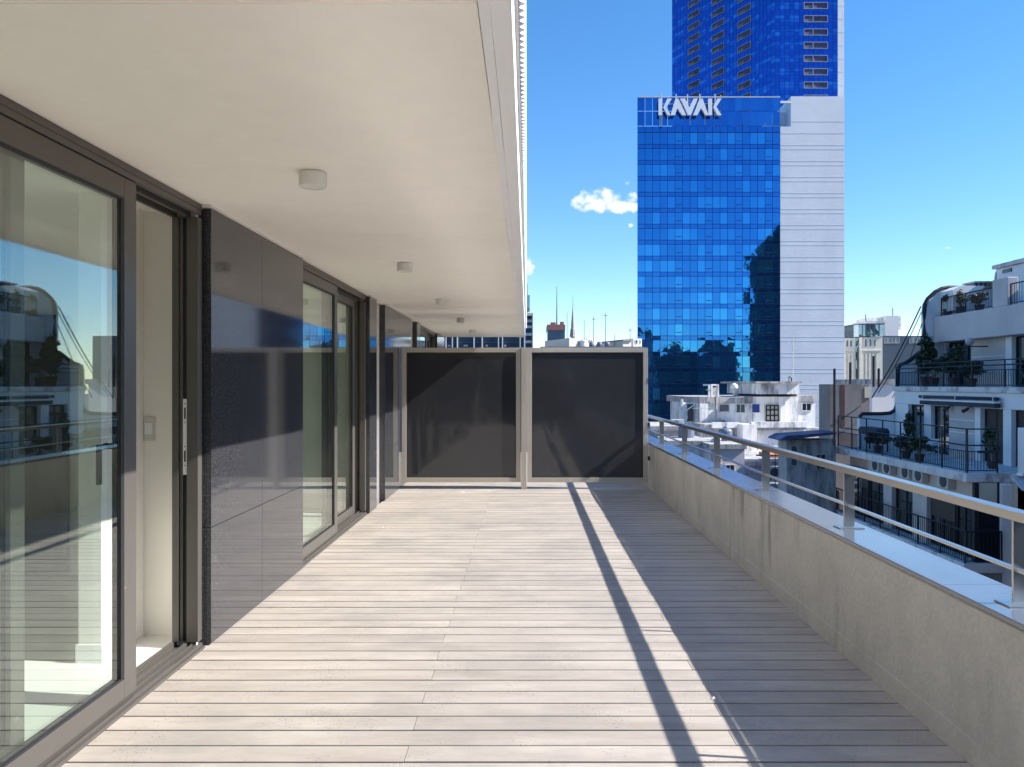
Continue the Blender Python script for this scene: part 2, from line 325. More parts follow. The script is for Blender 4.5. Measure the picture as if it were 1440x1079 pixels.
M['oldgrey'] = pbr('sooty_plaster', (.42,.40,.39), rough=.9, var=.2, vscale=1.2, stain=.9, stain_col=(.10,.095,.10), stain_scale=(2.2,2.2,.4), stain_lo=.47, stain_hi=.66)
M['bandgrey'] = pbr('lavender_plaster', (.58,.53,.535), rough=.9, var=.07, vscale=.7, stain=.3, stain_col=(.33,.30,.31), stain_scale=(.6,.6,.3))
M['flatwhite'] = pbr('painted_white_wall', (.80,.785,.775), rough=.85, var=.04, vscale=.6, stain=.3, stain_col=(.42,.42,.43), stain_scale=(.9,.9,.3), stain_lo=.56)
M['pinkwall'] = pbr('pink_beige_render', (.58,.45,.37), rough=.9, var=.06, vscale=.9)
M['stoneclad'] = pbr('banded_travertine', (.54,.475,.445), rough=.8, var=.12, vscale=1.6, stain=.25, stain_col=(.6,.57,.55), stain_scale=(.3,.3,6))
M['browncon'] = pbr('brown_grey_concrete', (.27,.235,.22), rough=.95, var=.2, vscale=.8, stain=.5, stain_col=(.12,.105,.10), stain_scale=(.9,.9,.2))
M['brownwall'] = pbr('brown_terrace_wall', (.34,.26,.22), rough=.9, var=.08)
M['rust'] = pbr('rusty_red', (.13,.045,.038), rough=.8, var=.3)
M['iron'] = pbr('black_iron', (.014,.016,.022), rough=.55, var=.15)
M['navyroof'] = pbr('navy_sheet_roof', (.05,.07,.14), rough=.5, var=.25)
M['darkwin'] = pbr('dark_window_glass', (.02,.025,.035), rough=.05, var=.2, spec=.8)
M['bluewin'] = pbr('blue_shutter', (.02,.045,.20), rough=.4)
M['tealwin'] = pbr('green_grey_shutter', (.06,.10,.10), rough=.4)
M['greywin'] = pbr('grey_shutter', (.12,.12,.13), rough=.5)
M['curtain'] = pbr('window_curtain', (.42,.44,.47), rough=.9, var=.25, vscale=3)
M['shutter'] = pbr('brown_roller_shutter', (.05,.038,.035), rough=.6, var=.1)
M['creamblind'] = pbr('cream_blind', (.62,.55,.44), rough=.8, var=.04)
M['cementedge'] = pbr('weathered_slab_edge', (.70,.665,.65), rough=.9, var=.1, vscale=1.5, stain=.85, stain_col=(.12,.11,.12), stain_scale=(1.2,1.2,1.2), stain_lo=.5, stain_hi=.68)
M['blackedge'] = pbr('bitumen_edge', (.025,.025,.03), rough=.7)
M['acwhite'] = pbr('ac_casing', (.50,.49,.46), rough=.5, var=.08)
M['acdark'] = pbr('ac_grille', (.06,.06,.06), rough=.6)
M['awning'] = pbr('navy_awning', (.018,.03,.06), rough=.7)
M['leaf'] = pbr('leaf_green', (.045,.075,.028), rough=.55, var=.35, vscale=6, island=.5)
M['leafdark'] = pbr('leaf_dark_green', (.022,.040,.020), rough=.55, var=.35, vscale=6, island=.5)
M['flower'] = pbr('flower_leaf', (.12,.10,.03), rough=.6, var=.3, island=.5)
M['darkpot'] = pbr('dark_pot', (.07,.055,.05), rough=.8, var=.15)
M['terracotta'] = pbr('terracotta', (.40,.15,.08), rough=.85, var=.15)
M['lilac'] = pbr('lilac_blue_wall', (.36,.38,.52), rough=.9, var=.06)
M['roofgrey'] = pbr('roof_membrane', (.20,.19,.19), rough=.9, var=.2, vscale=.5)
M['towerred'] = pbr('red_brown_cladding', (.30,.13,.11), rough=.8, var=.06)
M['towerblue'] = pbr('blue_grey_glazing', (.10,.14,.22), rough=.25, var=.1, vscale=.4)
M['spire'] = pbr('grey_slate_spire', (.34,.33,.34), rough=.8, var=.12, vscale=1)
M['cream'] = pbr('cream_stone', (.62,.58,.50), rough=.9, var=.06, vscale=.6, stain=.25, stain_col=(.45,.42,.38), stain_scale=(1,1,.15))
M['slate'] = pbr('slate_glass', (.055,.075,.11), rough=.3, var=.1)
M['drum'] = curtain_mat('drum_glass', (.12,.25,.35), (.35,.42,.42), wav=.1, metal=.7)
M['palegrey'] = pbr('pale_grey_panel', (.52,.53,.55), rough=.7, var=.05)
M['asphalt'] = pbr('city_ground', (.06,.06,.062), rough=.95, var=.25, vscale=.05)
M['cable'] = pbr('black_cable', (.012,.012,.014), rough=.6)
M['domeblue'] = pbr('blue_grey_tank', (.12,.15,.21), rough=.5, var=.1)
M['backdark'] = pbr('dark_brick_mass', (.05,.048,.05), rough=.85, var=.2, vscale=.4)
M['backgrey'] = pbr('grey_city_mass', (.16,.155,.155), rough=.85, var=.2, vscale=.2)
M['globe'] = pbr('opal_globe', (.45,.42,.43), rough=.3)

# ------------------------------------------------------------------ setting: ground, deck
GZ = -32.0
g = MB(); g.box(-2500, 2500, -2500, 2500, GZ-1, GZ); tag(g.build('ground', M['asphalt']), kind='structure')

DX0, DX1, DY0, DY1 = -1.905, 1.805, -7.0, 17.35
dk = MB(); y = DY0; bw, gap = .1345, .0105; row = 0
while y < DY1 - bw:
    joints = ([-.505 + rnd.uniform(-.006,.006)] if row % 2 == 0 else [.905 + rnd.uniform(-.008,.008)])
    xs = [DX0] + joints + [DX1]
    for a, b in zip(xs[:-1], xs[1:]):
        dz = rnd.uniform(-.0012, .0012)
        dk.box(a + (.0012 if a != DX0 else 0), b - (.0012 if b != DX1 else 0), y + rnd.uniform(0,.0012), y + bw - rnd.uniform(0,.0012), -.028 + dz, dz)
    y += bw + gap; row += 1
tag(dk.build('floor', M['deck'], bevel=.0012), kind='structure')

# ------------------------------------------------------------------ the building the terrace belongs to
host = thing('terrace_building', (-4, 5, GZ), 'white building of the terrace, cream ceiling slab, corrugated white edge, pale rooms behind glass', 'building')
b = MB(); b.box(-14, 2.12, -8, 17.4, GZ, -.06); b.build('base_block', M['under'], host)
CE = -.042                      # outer edge of the slab
b = MB(); yj = -7.6
while yj < 17.3:
    y1 = min(yj + 1.62, 17.38); b.box(-1.95, -.1385, yj + .0012, y1 - .0012, 2.60, 2.66); yj += 1.62
b.build('ceiling', M['soffit'], host)
b = MB()
# edge trim with its slightly uneven drip groove
n = 60; ptsA = []
for i in range(n+1):
    yy = -7.6 + i*(25.0/n); ptsA.append((-.1375 + rnd.uniform(-.0025,.0025), yy))
poly = ptsA + [(-.103 + rnd.uniform(-.001,.001), p[1]) for p in reversed(ptsA)]
b.prism(poly, 'z', 2.596, 2.66)
b.box(-.102, CE-.001, -7.6, 17.4, 2.5985, 2.66); b.build('drip_edge', M['fascia'], host)
b = MB(); b.box(-14, CE, -8, 17.4, 2.662, 2.81); b.box(-14.2, CE-.02, -8, 17.4, 2.812, 3.0); b.build('roof_slab', M['fascia'], host, bevel=.004)
b = MB(); vs = []; fs = []; pitch = .047; nn = int(25.2/pitch*6); th = .002
for i in range(nn+1):
    yy = -7.8 + i*pitch/6; xx = -.017 + .0105*math.cos(2*math.pi*i/6)
    vs += [(xx, yy, 2.806), (xx, yy, 3.95)]
fs = [(2*i, 2*i+2, 2*i+3, 2*i+1) for i in range(nn)]
b.add(vs, fs); o = b.build('corrugated_cladding', M['corr'], host); sm = o.modifiers.new('thick', 'SOLIDIFY'); sm.thickness = .002
b = MB(); b.box(-14, -.0605, -8, 17.4, 3.001, 3.9); b.build('upper_parapet', M['fascia'], host)
b = MB(); b.box(-.060, -.0295, -7.8, 17.42, 2.8125, 3.94); b.build('flashing', M['fascia'], host)
# rooms
b = MB(); b.box(-4.79, -2.07, -3, 17.3, -.05, .012); b.build('room_floor', M['itile'], host)
b = MB(); b.box(-4.79, -2.07, -3, 17.3, 2.60, 2.64); b.build('room_ceiling', M['iceil'], host)
b = MB()
b.box(-5.0, -4.8, -3.2, 17.4, 0, 2.59)                       # back wall
b.box(-4.79, -2.07, -3.2, -3.0, 0, 2.6); b.box(-4.79, -2.07, 17.3, 17.4, 0, 2.6)
b.box(-2.344, -2.07, 4.70, 4.86, 0.012, 2.6); b.box(-2.47, -2.345, 4.23, 4.86, .012, 2.6)                  # short wall seen through the open door
b.box(-4.79, -2.07, 6.22, 6.36, 0.012, 2.6)
b.box(-4.79, -2.07, 9.5, 9.62, 0.012, 2.6); b.box(-4.79, -2.07, 12.4, 12.52, 0.012, 2.6)
b.build('room_wall', M['iwall'], host)
b = MB(); b.box(-2.482, -2.333, 4.218, 4.229, .012, .115); b.box(-2.344, -2.333, 4.2295, 4.55, .012, .115); b.build('skirting', M['white'], host, bevel=.003)
b = MB(); b.box(-4.6, -3.7, 6.17, 6.215, .012, 2.1); b.build('room_door', M['room_dark'], host)
for (y0, y1) in ((-7.8, .95), (4.51, 6.43), (9.10, 9.54), (10.10, 12.45), (13.0, 13.45), (15.95, 17.35)):
    b = MB(); b.box(-2.065, -1.945, y0, y1, -.05, 2.655); b.build('outer_wall', M['fascia'], host)
for (y0, y1) in ((10.11, 10.25), (12.55, 12.7)):
    b = MB(); b.box(-3.0, -2.0, y0, y1, .012, 2.59); b.build('niche_wall', M['cream'], host)
for (y0, y1) in ((4.50, 6.405), (9.09, 9.54), (10.1, 12.4)):
    b = MB(); b.box(-1.962, -1.853, y0, y1, 2.586, 2.5995); b.build('ceiling_trim', M['lightbody'], host)

# granite cladding: one thing for each pier
def pier(y0, y1, vy, label):
    t = thing('granite_pier', (-1.9, (y0+y1)/2, 0), label, 'stone cladding', 'dark granite piers along the terrace wall')
    cuts_y = [y0] + ([vy] if vy else []) + [y1]; cuts_z = [.012, .70, 2.583]
    for a, c in zip(cuts_y[:-1], cuts_y[1:]):
        for p, q in zip(cuts_z[:-1], cuts_z[1:]):
            m = MB(); m.box(-1.942, -1.865, a+.0015, c-.0015, p+.0015, q-.0015); m.build('granite_slab', M['granite'], t, bevel=.0015)
    return t
pier(4.535, 6.40, 5.41, 'wide polished dark granite pier between the open door and the closed sliding window')
pier(9.11, 9.535, None, 'narrow dark granite pier just past the closed sliding window, before the niche')
pier(10.10, 12.40, 11.2, 'dark granite pier that the left smoked screen nearly touches')
pier(-6.2, .93, -2.6, 'long dark granite pier added beside and behind the viewer, only to darken reflections')  # out of view, added to darken what the left screen mirrors
pier(13.02, 13.43, None, 'narrow far granite pier seen above the left screen')
pier(15.97, 17.34, None, 'farthest granite pier at the end of the ceiling')

def sash(t, x0, x1, y0, y1, z0, z1, stile, top, bot, handle=None):
    m = MB(); m.box(x0, x1, y0, y0+stile, z0, z1); m.box(x0, x1, y1-stile, y1, z0, z1)
    m.box(x0, x1, y0+stile, y1-stile, z1-top, z1); m.box(x0, x1, y0+stile, y1-stile, z0, z0+bot)
    s = m.build('sash', M['bronze'], t, bevel=.003)
    xm = (x0+x1)/2
    gz = MB(); gz.box(xm-.012, xm+.012, y0+stile-.008, y1-stile+.008, z0+bot-.008, z1-top+.008); gz.build('glass_pane', M['glass'], s)
    gk = MB()
    for (xa, xb) in ((x0+.004, xm-.0125), (xm+.0125, x1-.004)):
        gk.box(xa, xb, y0+stile, y0+stile+.010, z0+bot, z1-top); gk.box(xa, xb, y1-stile-.022, y1-stile, z0+bot, z1-top)
        gk.box(xa, xb, y0+stile+.010, y1-stile-.022, z1-top-.010, z1-top); gk.box(xa, xb, y0+stile+.010, y1-stile-.022, z0+bot, z0+bot+.010)
    gk.build('gasket', M['bronze_dark'], s)
    return s
def slider(y0, y1, label, cat, name):
    t = thing(name, (-1.98, (y0+y1)/2, 0), label, cat)
    m = MB()
    m.box(-2.068, -1.905, y0, y1, 2.565, 2.598); m.box(-1.935, -1.909, y0, y1, 2.535, 2.565); m.box(-1.99, -1.972, y0, y1, 2.52, 2.565); m.box(-2.068, -2.05, y0, y1, 2.515, 2.565)
    m.build('head_frame', M['bronze'], t, bevel=.002)
    m = MB()
    m.box(-2.068, -1.885, y0, y1, -.004, .016); m.box(-1.918, -1.903, y0, y1, .016, .032); m.box(-1.99, -1.972, y0, y1, .016, .045); m.box(-2.068, -2.05, y0, y1, .016, .05); m.box(-1.948, -1.938, y0, y1, .016, .04)
    m.build('sill_track', M['bronze'], t, bevel=.002)
    m = MB()
    for (ya, yb, s) in ((y0, y0+.2, 1), (y1-.2, y1, -1)):
        e0 = y1 if s < 0 else y0
        def seg(x0, x1, a, c):
            lo, hi = sorted((e0 + s*a, e0 + s*c)); m.box(x0, x1, lo, hi, .05, 2.515)
        seg(-1.972, -1.906, 0, .055); seg(-2.06, -2.022, 0, .05); seg(-2.019, -2.0, 0, .04)
    m.build('jamb', M['bronze'], t, bevel=.002)
    m = MB()
    for e0, s in ((y0, 1), (y1, -1)):
        lo, hi = sorted((e0 + s*.001, e0 + s*.03)); m.box(-1.999, -1.973, lo, hi, .05, 2.515)
    m.build('jamb_groove', M['bronze_dark'], t)
    return t
d1 = slider(.96, 4.505, 'nearest sliding glass door, left partly open, bronze frame with dark lever handle', 'sliding door', 'sliding_door')
s1 = sash(d1, -1.966, -1.914, 1.30, 3.765, .05, 2.53, .112, .098, .092)
m = MB(); hx = -1.90
hy = 3.70
m = MB()
hx = -2.03
m.box(-2.010, -1.967, hy-.014, hy+.014, 1.235, 1.263); m.box(-2.036, -2.010, hy-.014, hy+.014, 1.235, 1.263); m.box(-2.036, -2.018, hy-.075, hy-.014, 1.238, 1.26); m.box(-2.036, -2.018, hy-.075, hy-.050, 1.07, 1.238)
m.build('lever_handle', M['bronze_dark'], s1, bevel=.003)
sash(d1, -2.044, -1.994, 1.02, 3.05, .05, 2.52, .085, .09, .092)
m = MB(); m.box(-1.999, -1.975, 4.462, 4.474, 1.02, 1.46); lp = m.build('lock_plate', M['white'], d1, bevel=.001)
m = MB()
for zz in (1.38, 1.13):
    m.box(-1.991, -1.983, 4.460, 4.463, zz-.035, zz+.03); m.box(-1.989, -1.985, 4.460, 4.463, zz+.05, zz+.057); m.box(-1.989, -1.985, 4.460, 4.463, zz-.06, zz-.053)
m.build('keeper_hole', M['bronze_dark'], lp)
d2 = slider(6.42, 9.10, 'closed sliding glass window in bronze frame between two dark granite piers', 'sliding window', 'sliding_window')
sash(d2, -1.966, -1.914, 6.44, 7.76, .05, 2.53, .105, .098, .092)
sash(d2, -2.044, -1.994, 7.64, 8.90, .05, 2.52, .10, .09, .092)
d3 = slider(13.46, 15.93, 'far sliding glass window seen above the left screen', 'sliding window', 'sliding_window')
sash(d3, -1.966, -1.914, 13.5, 14.7, .05, 2.53, .105, .098, .092); sash(d3, -2.044, -1.994, 14.6, 15.75, .05, 2.52, .10, .09, .092)
t = thing('light_switch', (-2.36, 4.69, 1.27), 'beige wall switch plate on the pale room wall inside the open door', 'switch')
m = MB(); m.box(-2.342, -2.275, 4.689, 4.6985, 1.20, 1.345); pl = m.build('plate', M['cream'], t, bevel=.002)
m = MB(); m.box(-2.332, -2.287, 4.685, 4.6888, 1.24, 1.31); m.build('rocker', M['white'], t, bevel=.001)

# ceiling lights
cl = [3.82, 6.70, 9.55, 12.35, 15.0]
names = ['nearest round surface light on the cream ceiling, its pale rim and disc visible from below',
         'second round ceiling light, between the nearest one and the one above the screens',
         'third round ceiling light, the last before the smoked screens', 'fourth round ceiling light, just beyond the smoked screens', 'farthest round ceiling light near the end of the ceiling']
t0 = thing('ceiling_light', (-1.065, cl[0], 2.60), names[0], 'ceiling light', 'round lights in a row on the ceiling')
m = MB(); cx, cyy = -1.065, cl[0]
m.lathe(cx, cyy, [(.060, 2.5995), (.060, 2.594), (.068, 2.5935), (.068, 2.53), (.0665, 2.527), (.058, 2.527), (.057, 2.534)], 40); ob = m.build('housing', M['lightbody'], t0, bevel=0)
for p in ob.data.polygons: p.use_smooth = len(p.vertices) == 4
ob.modifiers.new('es', 'EDGE_SPLIT').split_angle = R(35)
m = MB(); m.lathe(cx, cyy, [(.0565, 2.5300), (.0565, 2.533)], 40); m.build('diffuser', M['diffuser'], t0)
for yy, lb in zip(cl[1:], names[1:]):
    c = copy_tree(t0, None, (0, yy-cl[0], 0)); c['label'] = lb

# parapet wall and its coping
PX0, PX1, PZ = 1.812, 2.075, .647
t = thing('parapet_wall', (1.94, 5, 0), 'low cement rendered parapet wall with streaks and polished grey coping, along the right of the deck', 'wall')
m = MB(); m.box(PX0, PX1-.01, -7, 17.3, -.06, PZ); m.build('wall_body', M['parapet'], t)
m = MB(); m.box(PX0-.005, PX0-.0005, -7, 17.3, -.05, .105); m.build('plinth', M['parapet'], t, bevel=.003)
y = -6.9; k = 0
for i in range(12):
    y1 = min(y + 2.05, 17.3)
    m = MB(); m.box(PX0-.008, PX1+.012, y+.001, y1-.001, PZ+.002, PZ+.026); m.build('coping', M['coping'], t, bevel=.003)
    y = y1
    if y >= 17.29: break

# railing on the coping
CZ = PZ+.0265
t = thing('railing', (1.96, 5, CZ), 'brushed steel railing with flat top rail and flat posts, standing on the parapet coping', 'railing')
def wobble(x, z0, z1, wx, amp, ys):
    m = MB(); vs = []; fs = []
    for i, yy in enumerate(ys):
        dx = amp*math.sin(yy*1.7) * .6 + rnd.uniform(-amp, amp)*.35; dz = rnd.uniform(-amp, amp)*.35
        vs += [(x-wx+dx, yy, z0+dz), (x+wx+dx, yy, z0+dz), (x+wx+dx, yy, z1+dz), (x-wx+dx, yy, z1+dz)]
    for i in range(len(ys)-1):
        for k in range(4): fs.append((i*4+k, i*4+(k+1)%4, i*4+4+(k+1)%4, i*4+4+k))
    fs += [(3,2,1,0), tuple(len(vs)-4+k for k in range(4))]
    return m.add(vs, fs)
ys = [-6.8 + i*.4 for i in range(61)]
m = wobble(1.96, 1.005, 1.043, .032, .0015, ys); m.build('top_rail', M['steel'], t, bevel=.002)
m = wobble(1.955, .802, .813, .015, .006, ys); m.build('lower_rail', M['steel'], t, bevel=.001)
post0 = None
for i in range(-5, 9):
    yy = 3.05 + i*1.625
    if post0 is None:
        m = MB(); m.box(1.928, 1.992, yy-.006, yy+.006, CZ+.006, 1.0045); post0 = m.build('post', M['steel'], t, bevel=.001)
        m = MB(); m.box(1.885, 2.035, yy-.05, yy+.05, CZ-.0003, CZ+.006); m.build('base_plate', M['steel'], post0, bevel=.001); py0 = yy
    else:
        c = post0.copy(); COL.objects.link(c); c.parent = t; c.location = (0, yy-py0, 0)
        for ch in post0.children: e = ch.copy(); COL.objects.link(e); e.parent = c

# smoked privacy screens
def screen(x0, x1, post_x, label, SY=11.3):
    t = thing('privacy_screen', ((x0+x1)/2, SY, 0), label, 'privacy screen', 'smoked privacy screens across the terrace')
    z0, z1, fw = .10, 2.075, .068
    m = MB(); m.box(x0, x0+fw, SY-.025, SY+.025, z0, z1); m.box(x1-fw, x1, SY-.025, SY+.025, z0, z1); m.box(x0+fw, x1-fw, SY-.025, SY+.025, z1-fw, z1); m.box(x0+fw, x1-fw, SY-.025, SY+.025, z0, z0+fw)
    m.build('frame', M['champagne'], t, bevel=.003)
    m = MB(); m.box(x0+fw-.01, x1-fw+.01, SY-.010, SY-.002, z0+fw-.01, z1-fw+.01); m.build('smoked_panel', M['screen'], t)
    m = MB(); m.box(x0+fw, x0+fw+.012, SY-.018, SY-.0105, z0+fw, z1-fw); m.box(x1-fw-.012, x1-fw, SY-.018, SY-.0105, z0+fw, z1-fw); m.box(x0+fw+.012, x1-fw-.012, SY-.018, SY-.0105, z1-fw-.012, z1-fw); m.box(x0+fw+.012, x1-fw-.012, SY-.018, SY-.0105, z0+fw, z0+fw+.012)
    m.build('seal', M['bronze_dark'], t)
    if post_x: 
        m = MB(); m.box(post_x-.04, post_x+.04, SY-.045, SY+.035, .003, z1+.002); m.build('post', M['champagne'], t, bevel=.003)
    return t
screen(-1.838, -.092, -.045, 'left smoked dark privacy screen in a champagne metal frame with the central post')
sr = screen(.002, 1.775, None, 'right smoked dark privacy screen beside the parapet, reflecting the deck shadow')
for zz in (.45, .95, 1.6):
    m = MB(); m.box(1.776, 1.806, 11.27, 11.30, zz-.03, zz+.03); m.build('hinge', M['iron'], sr)


screen(-1.838, -.092, -.045, 'left rear smoked screen added unseen at the near end of the terrace, only to darken reflections', -6.3)  # unseen rear pair, added to darken the image in the front screens
screen(.002, 1.775, None, 'right rear smoked screen added unseen at the near end of the terrace, only to darken reflections', -6.3)

# ================================================================== the city
def wall_box(m, px0, px1, py0, py1, d, depth):
    return m.box(WX(px0, d), WX(px1, d), d, d+depth, WZ(py1, d), WZ(py0, d))
def panes(m, P0, U, Nn, u0, u1, n, z0, z1, gap, tilt=.0, skip=()):
    # a row of separate glass panes on a facade: P0 its foot, U along it, Nn outwards
    w = (u1-u0)/n
    for i in range(n):
        if i in skip: continue
        a, b = u0 + i*w + gap/2, u0 + (i+1)*w - gap/2
        t1, t2 = rnd.uniform(-tilt, tilt), rnd.uniform(-tilt, tilt)
        q = []
        for (uu_, zz_, s) in ((a, z0, -t1-t2), (b, z0, t1-t2), (b, z1, t1+t2), (a, z1, -t1+t2)):
            q.append((P0[0] + U[0]*uu_ + Nn[0]*(.08+s), P0[1] + U[1]*uu_ + Nn[1]*(.08+s), zz_))
        r = [(P0[0] + U[0]*uu_ + Nn[0]*.02, P0[1] + U[1]*uu_ + Nn[1]*.02, zz_) for (uu_, zz_) in ((a, z0), (b, z0), (b, z1), (a, z1))]
        m.add(q + r, [(0,1,2,3), (7,6,5,4), (0,4,5,1), (1,5,6,2), (2,6,7,3), (3,7,4,0)])
    return m

# ---- glass office tower with the sign
D = 175.0
tw = thing('office_tower', (WX(1040, D), D+10, GZ), 'blue glass office tower with a pale concrete side wall, carrying the white letters', 'tower')
xg0, xg1, xc1 = WX(896.5, D), WX(1097, D), WX(1187, D)
ztop = WZ(138, D)
kq = (D+22.0)/D
m = MB(); m.prism([(xg0+.05, D+.12), (xg1, D+.12), (xg1, D+22), (xg0*kq+.6, D+22)], 'z', GZ, WZ(178.3, D)); m.build('core', M['kbody'], tw)
U, Nn = (1, 0), (0, -1)
FL = 22.45/1080*D; zf = WZ(187.5, D); ncol = 19; wtot = xg1-xg0
k = 0
while zf > GZ:
    zv0 = zf - FL*.70
    m = panes(MB(), (xg0, D+.1), U, Nn, 0, wtot, ncol, max(zv0, GZ), zf, .10, .005)
    m.build('window_band', M['kglass'], tw)
    # opening lights in every fourth bay
    if k < 18:
        m2 = MB(); w = wtot/ncol
        for c in (5, 9, 13, 17):
            a = c*w + .2; bq = (c+1)*w - .2
            m2.box(xg0+a, xg0+bq, D-.03, D+.02, zv0 + (zf-zv0)*.28-.07, zv0 + (zf-zv0)*.28+.07)
        m2.build('transom', M['kbody'], tw)
    m = panes(MB(), (xg0, D+.1), U, Nn, 0, wtot, ncol, zf - FL + .1, zv0 - .12, .10, .004)
    if zf - FL > GZ: m.build('spandrel_band', M['kspan'], tw)
    zf -= FL; k += 1
m = panes(MB(), (xg0, D+.1), U, Nn, 0, wtot, ncol, WZ(187, D)+.1, WZ(178.5, D), .10, .004); m.build('spandrel_band', M['kspan'], tw)
for (pa, pb) in ((178, 157.5), (157, 138)):
    m = panes(MB(), (xg0, D+.1), U, Nn, 0, wtot, ncol, WZ(pa, D)+.1, WZ(pb, D), .12, .005); m.build('crown_band', M['kcrown'], tw)
m = MB(); m.box(xg0, xg1, D-.1, D+.25, ztop, ztop+.25); m.build('crown_rail', M['palegrey'], tw)
# left glass return of the tower
m = MB(); m.prism([(xg0, D+.15), (xg0+.1, D+.15), (xg0*kq+.55, D+22), (xg0*kq+.4, D+22)], 'z', GZ, ztop); m.build('side_glazing', M['kspan'], tw)
for i in range(6):
    px = 905 + i*22
    m = MB(); m.box(WX(px, D), WX(px, D)+.18, D+1.2, D+1.4, WZ(178, D), ztop+rnd.uniform(-2, 1.2)); m.build('maintenance_post', M['palegrey'], tw)
# concrete part
m = MB(); m.box(xg1+.02, xc1, D-.15, D+24, GZ, WZ(179, D)); m.box(WX(1112, D), xc1, D-.15, D+24, WZ(179, D)+.002, WZ(136.5, D)); m.box(xg1+.02, WX(1112, D)-.01, D+4, D+20, WZ(179, D)+.002, WZ(150, D)); m.build('concrete_wall', M['conc_panel'], tw)
m = MB()
zz = WZ(172, D); 
while zz > GZ:
    x0 = xg1+.02 if zz < WZ(180, D) else WX(1112, D)
    m.box(x0, xc1, D-.18, D-.14, zz-.025, zz+.025)
    zz -= FL*.26 if (int((zz-GZ)/FL*4) % 4 == 0) else FL*.74
m.build('panel_joint', M['joint'], tw)
m = MB(); m.box(xg1+.02, xg1+2.5, D-.2, D+.1, WZ(146, D), WZ(143, D)); m.build('roof_beam', M['signwhite'], tw)
# ---- sign
sg = thing('rooftop_sign', (WX(970, D), D-1, WZ(164, D)), 'white capital letters of a rooftop sign reading across the crown of the blue glass tower', 'sign')
def zp(x, y, d=D-1.0): return (WX(900 + x/9.0, d), WZ(120 + y/9.0, d))
letters = [
  [(232,180),(278,180),(278,390),(232,390)],
  [(345,180),(398,180),(330,288),(385,390),(345,390),(292,288)],
  [(385,390),(440,388),(468,300),(530,390),(582,390),(482,182),(446,182),(400,330)],
  [(510,180),(566,180),(622,292),(676,180),(728,180),(640,390),(604,390)],
  [(668,390),(722,390),(768,300),(800,345),(822,390),(862,390),(788,182),(752,182)],
  [(862,180),(908,180),(908,390),(862,390)],
  [(975,180),(1028,180),(962,285),(1028,390),(976,390),(922,285)],
]
for poly in letters:
    m = MB(); m.prism([zp(*q) for q in poly], 'y', D-1.35, D-.75); m.build('letter', M['signwhite'], sg)
for (x, y0, y1) in ((278, 100, 520), (460, 110, 190), (605, 110, 230), (760, 110, 190), (955, 110, 390)):
    a = zp(x, y0); c = zp(x, y1); m = MB(); m.box(a[0]-.12, a[0]+.12, D-.74, D-.5, c[1], a[1]); m.build('sign_post', M['palegrey'], sg)
m = MB(); a = zp(250, 232); c = zp(960, 238); m.box(a[0], c[0], D-.7, D-.6, c[1], a[1]); m.build('sign_rail', M['palegrey'], sg)

# ---- blue residential tower behind
D2 = 205.0
t2 = thing('residential_tower', (66, 225, GZ), 'deep blue high-rise with rows of framed balcony openings, rising behind the office tower', 'tower')
F2 = 18.62/1080*D2; z_open = WZ(8.8, D2)       # middle of the first visible row of openings
xr0, xr1, xr2 = WX(1090, D2), WX(1178, D2), WX(1187, D2)
tl = 20.75; XL, YL = xr0 - tl, D2 + 1.72*tl
Ul = Vector((xr0-XL, D2-YL)).normalized(); LL = math.hypot(xr0-XL, D2-YL); Nl = (-abs(Ul.y), -abs(Ul.x))
Nl = (Ul.y, -Ul.x)
ztop2 = z_open + F2*14; zbot2 = z_open - F2*12
body = [(XL+.1, YL), (xr0, D2+.1), (xr1, D2+.1), (xr1, YL+14), (XL*(YL+14)/YL+.6, YL+14)]
m = MB(); m.prism(body, 'z', GZ, ztop2); m.build('core', M['kbody'], t2)
m = MB(); m.box(xr1+.02, xr2, D2, YL+14, GZ, ztop2+1); m.build('side_wall', M['conc_panel'], t2)
zz = z_open - 8*F2
while zz < z_open + 3*F2:
    m = MB(); m.box(xr1+.02, xr2, D2-.03, D2+.02, zz-.07, zz+.07); m.build('side_joint', M['joint'], t2); zz += F2
NL, NR = 30, 13
opcL = [int(q) for q in (5, 14, 23)]
def balc(P0, U_, N_, u0, u1, z0, z1):
    # a loggia drawn flat: frame, panel coloured dark as its shaded recess, low panel
    def pt(u, w, z): return (P0[0]+U_[0]*u+N_[0]*w, P0[1]+U_[1]*u+N_[1]*w, z)
    def bx(m, ua, ub, wa, wb, za, zb):
        return m.add([pt(ua,wa,za),pt(ub,wa,za),pt(ub,wb,za),pt(ua,wb,za),pt(ua,wa,zb),pt(ub,wa,zb),pt(ub,wb,zb),pt(ua,wb,zb)], [(0,3,2,1),(4,5,6,7),(0,1,5,4),(1,2,6,5),(2,3,7,6),(3,0,4,7)])
    m = MB(); f = .17
    bx(m, u0, u1, .0, .22, z0, z0+f); bx(m, u0, u1, .0, .22, z1-f, z1); bx(m, u0, u0+f, .0, .22, z0+f, z1-f); bx(m, u1-f, u1, .0, .22, z0+f, z1-f); 
    if u1-u0 > 5.5: bx(m, u0+(u1-u0)*.37, u0+(u1-u0)*.37+.2, .0, .22, z0+f, z1-f)
    fr = m.build('balcony', M['pale_frame'], t2)
    m = MB(); bx(m, u0+f, u1-f, .01, .05, z0+f, z1-f); m.build('recess_shade', M['loggia'], fr)
    m = MB(); bx(m, u0+f, u0+f+(u1-u0)*rnd.uniform(.3,.55), .06, .09, z0+f, z0+f+(z1-z0)*.45); m.build('balcony_panel', M['loggia_panel'], fr)
M['loggia_panel'] = pbr('loggia_panel', (.12,.125,.18), rough=.7); M['pale_frame'] = pbr('loggia_frame', (.22,.25,.42), rough=.7); M['loggia'] = pbr('loggia_shade', (.055,.06,.11), rough=.9, var=.4, vscale=.3)
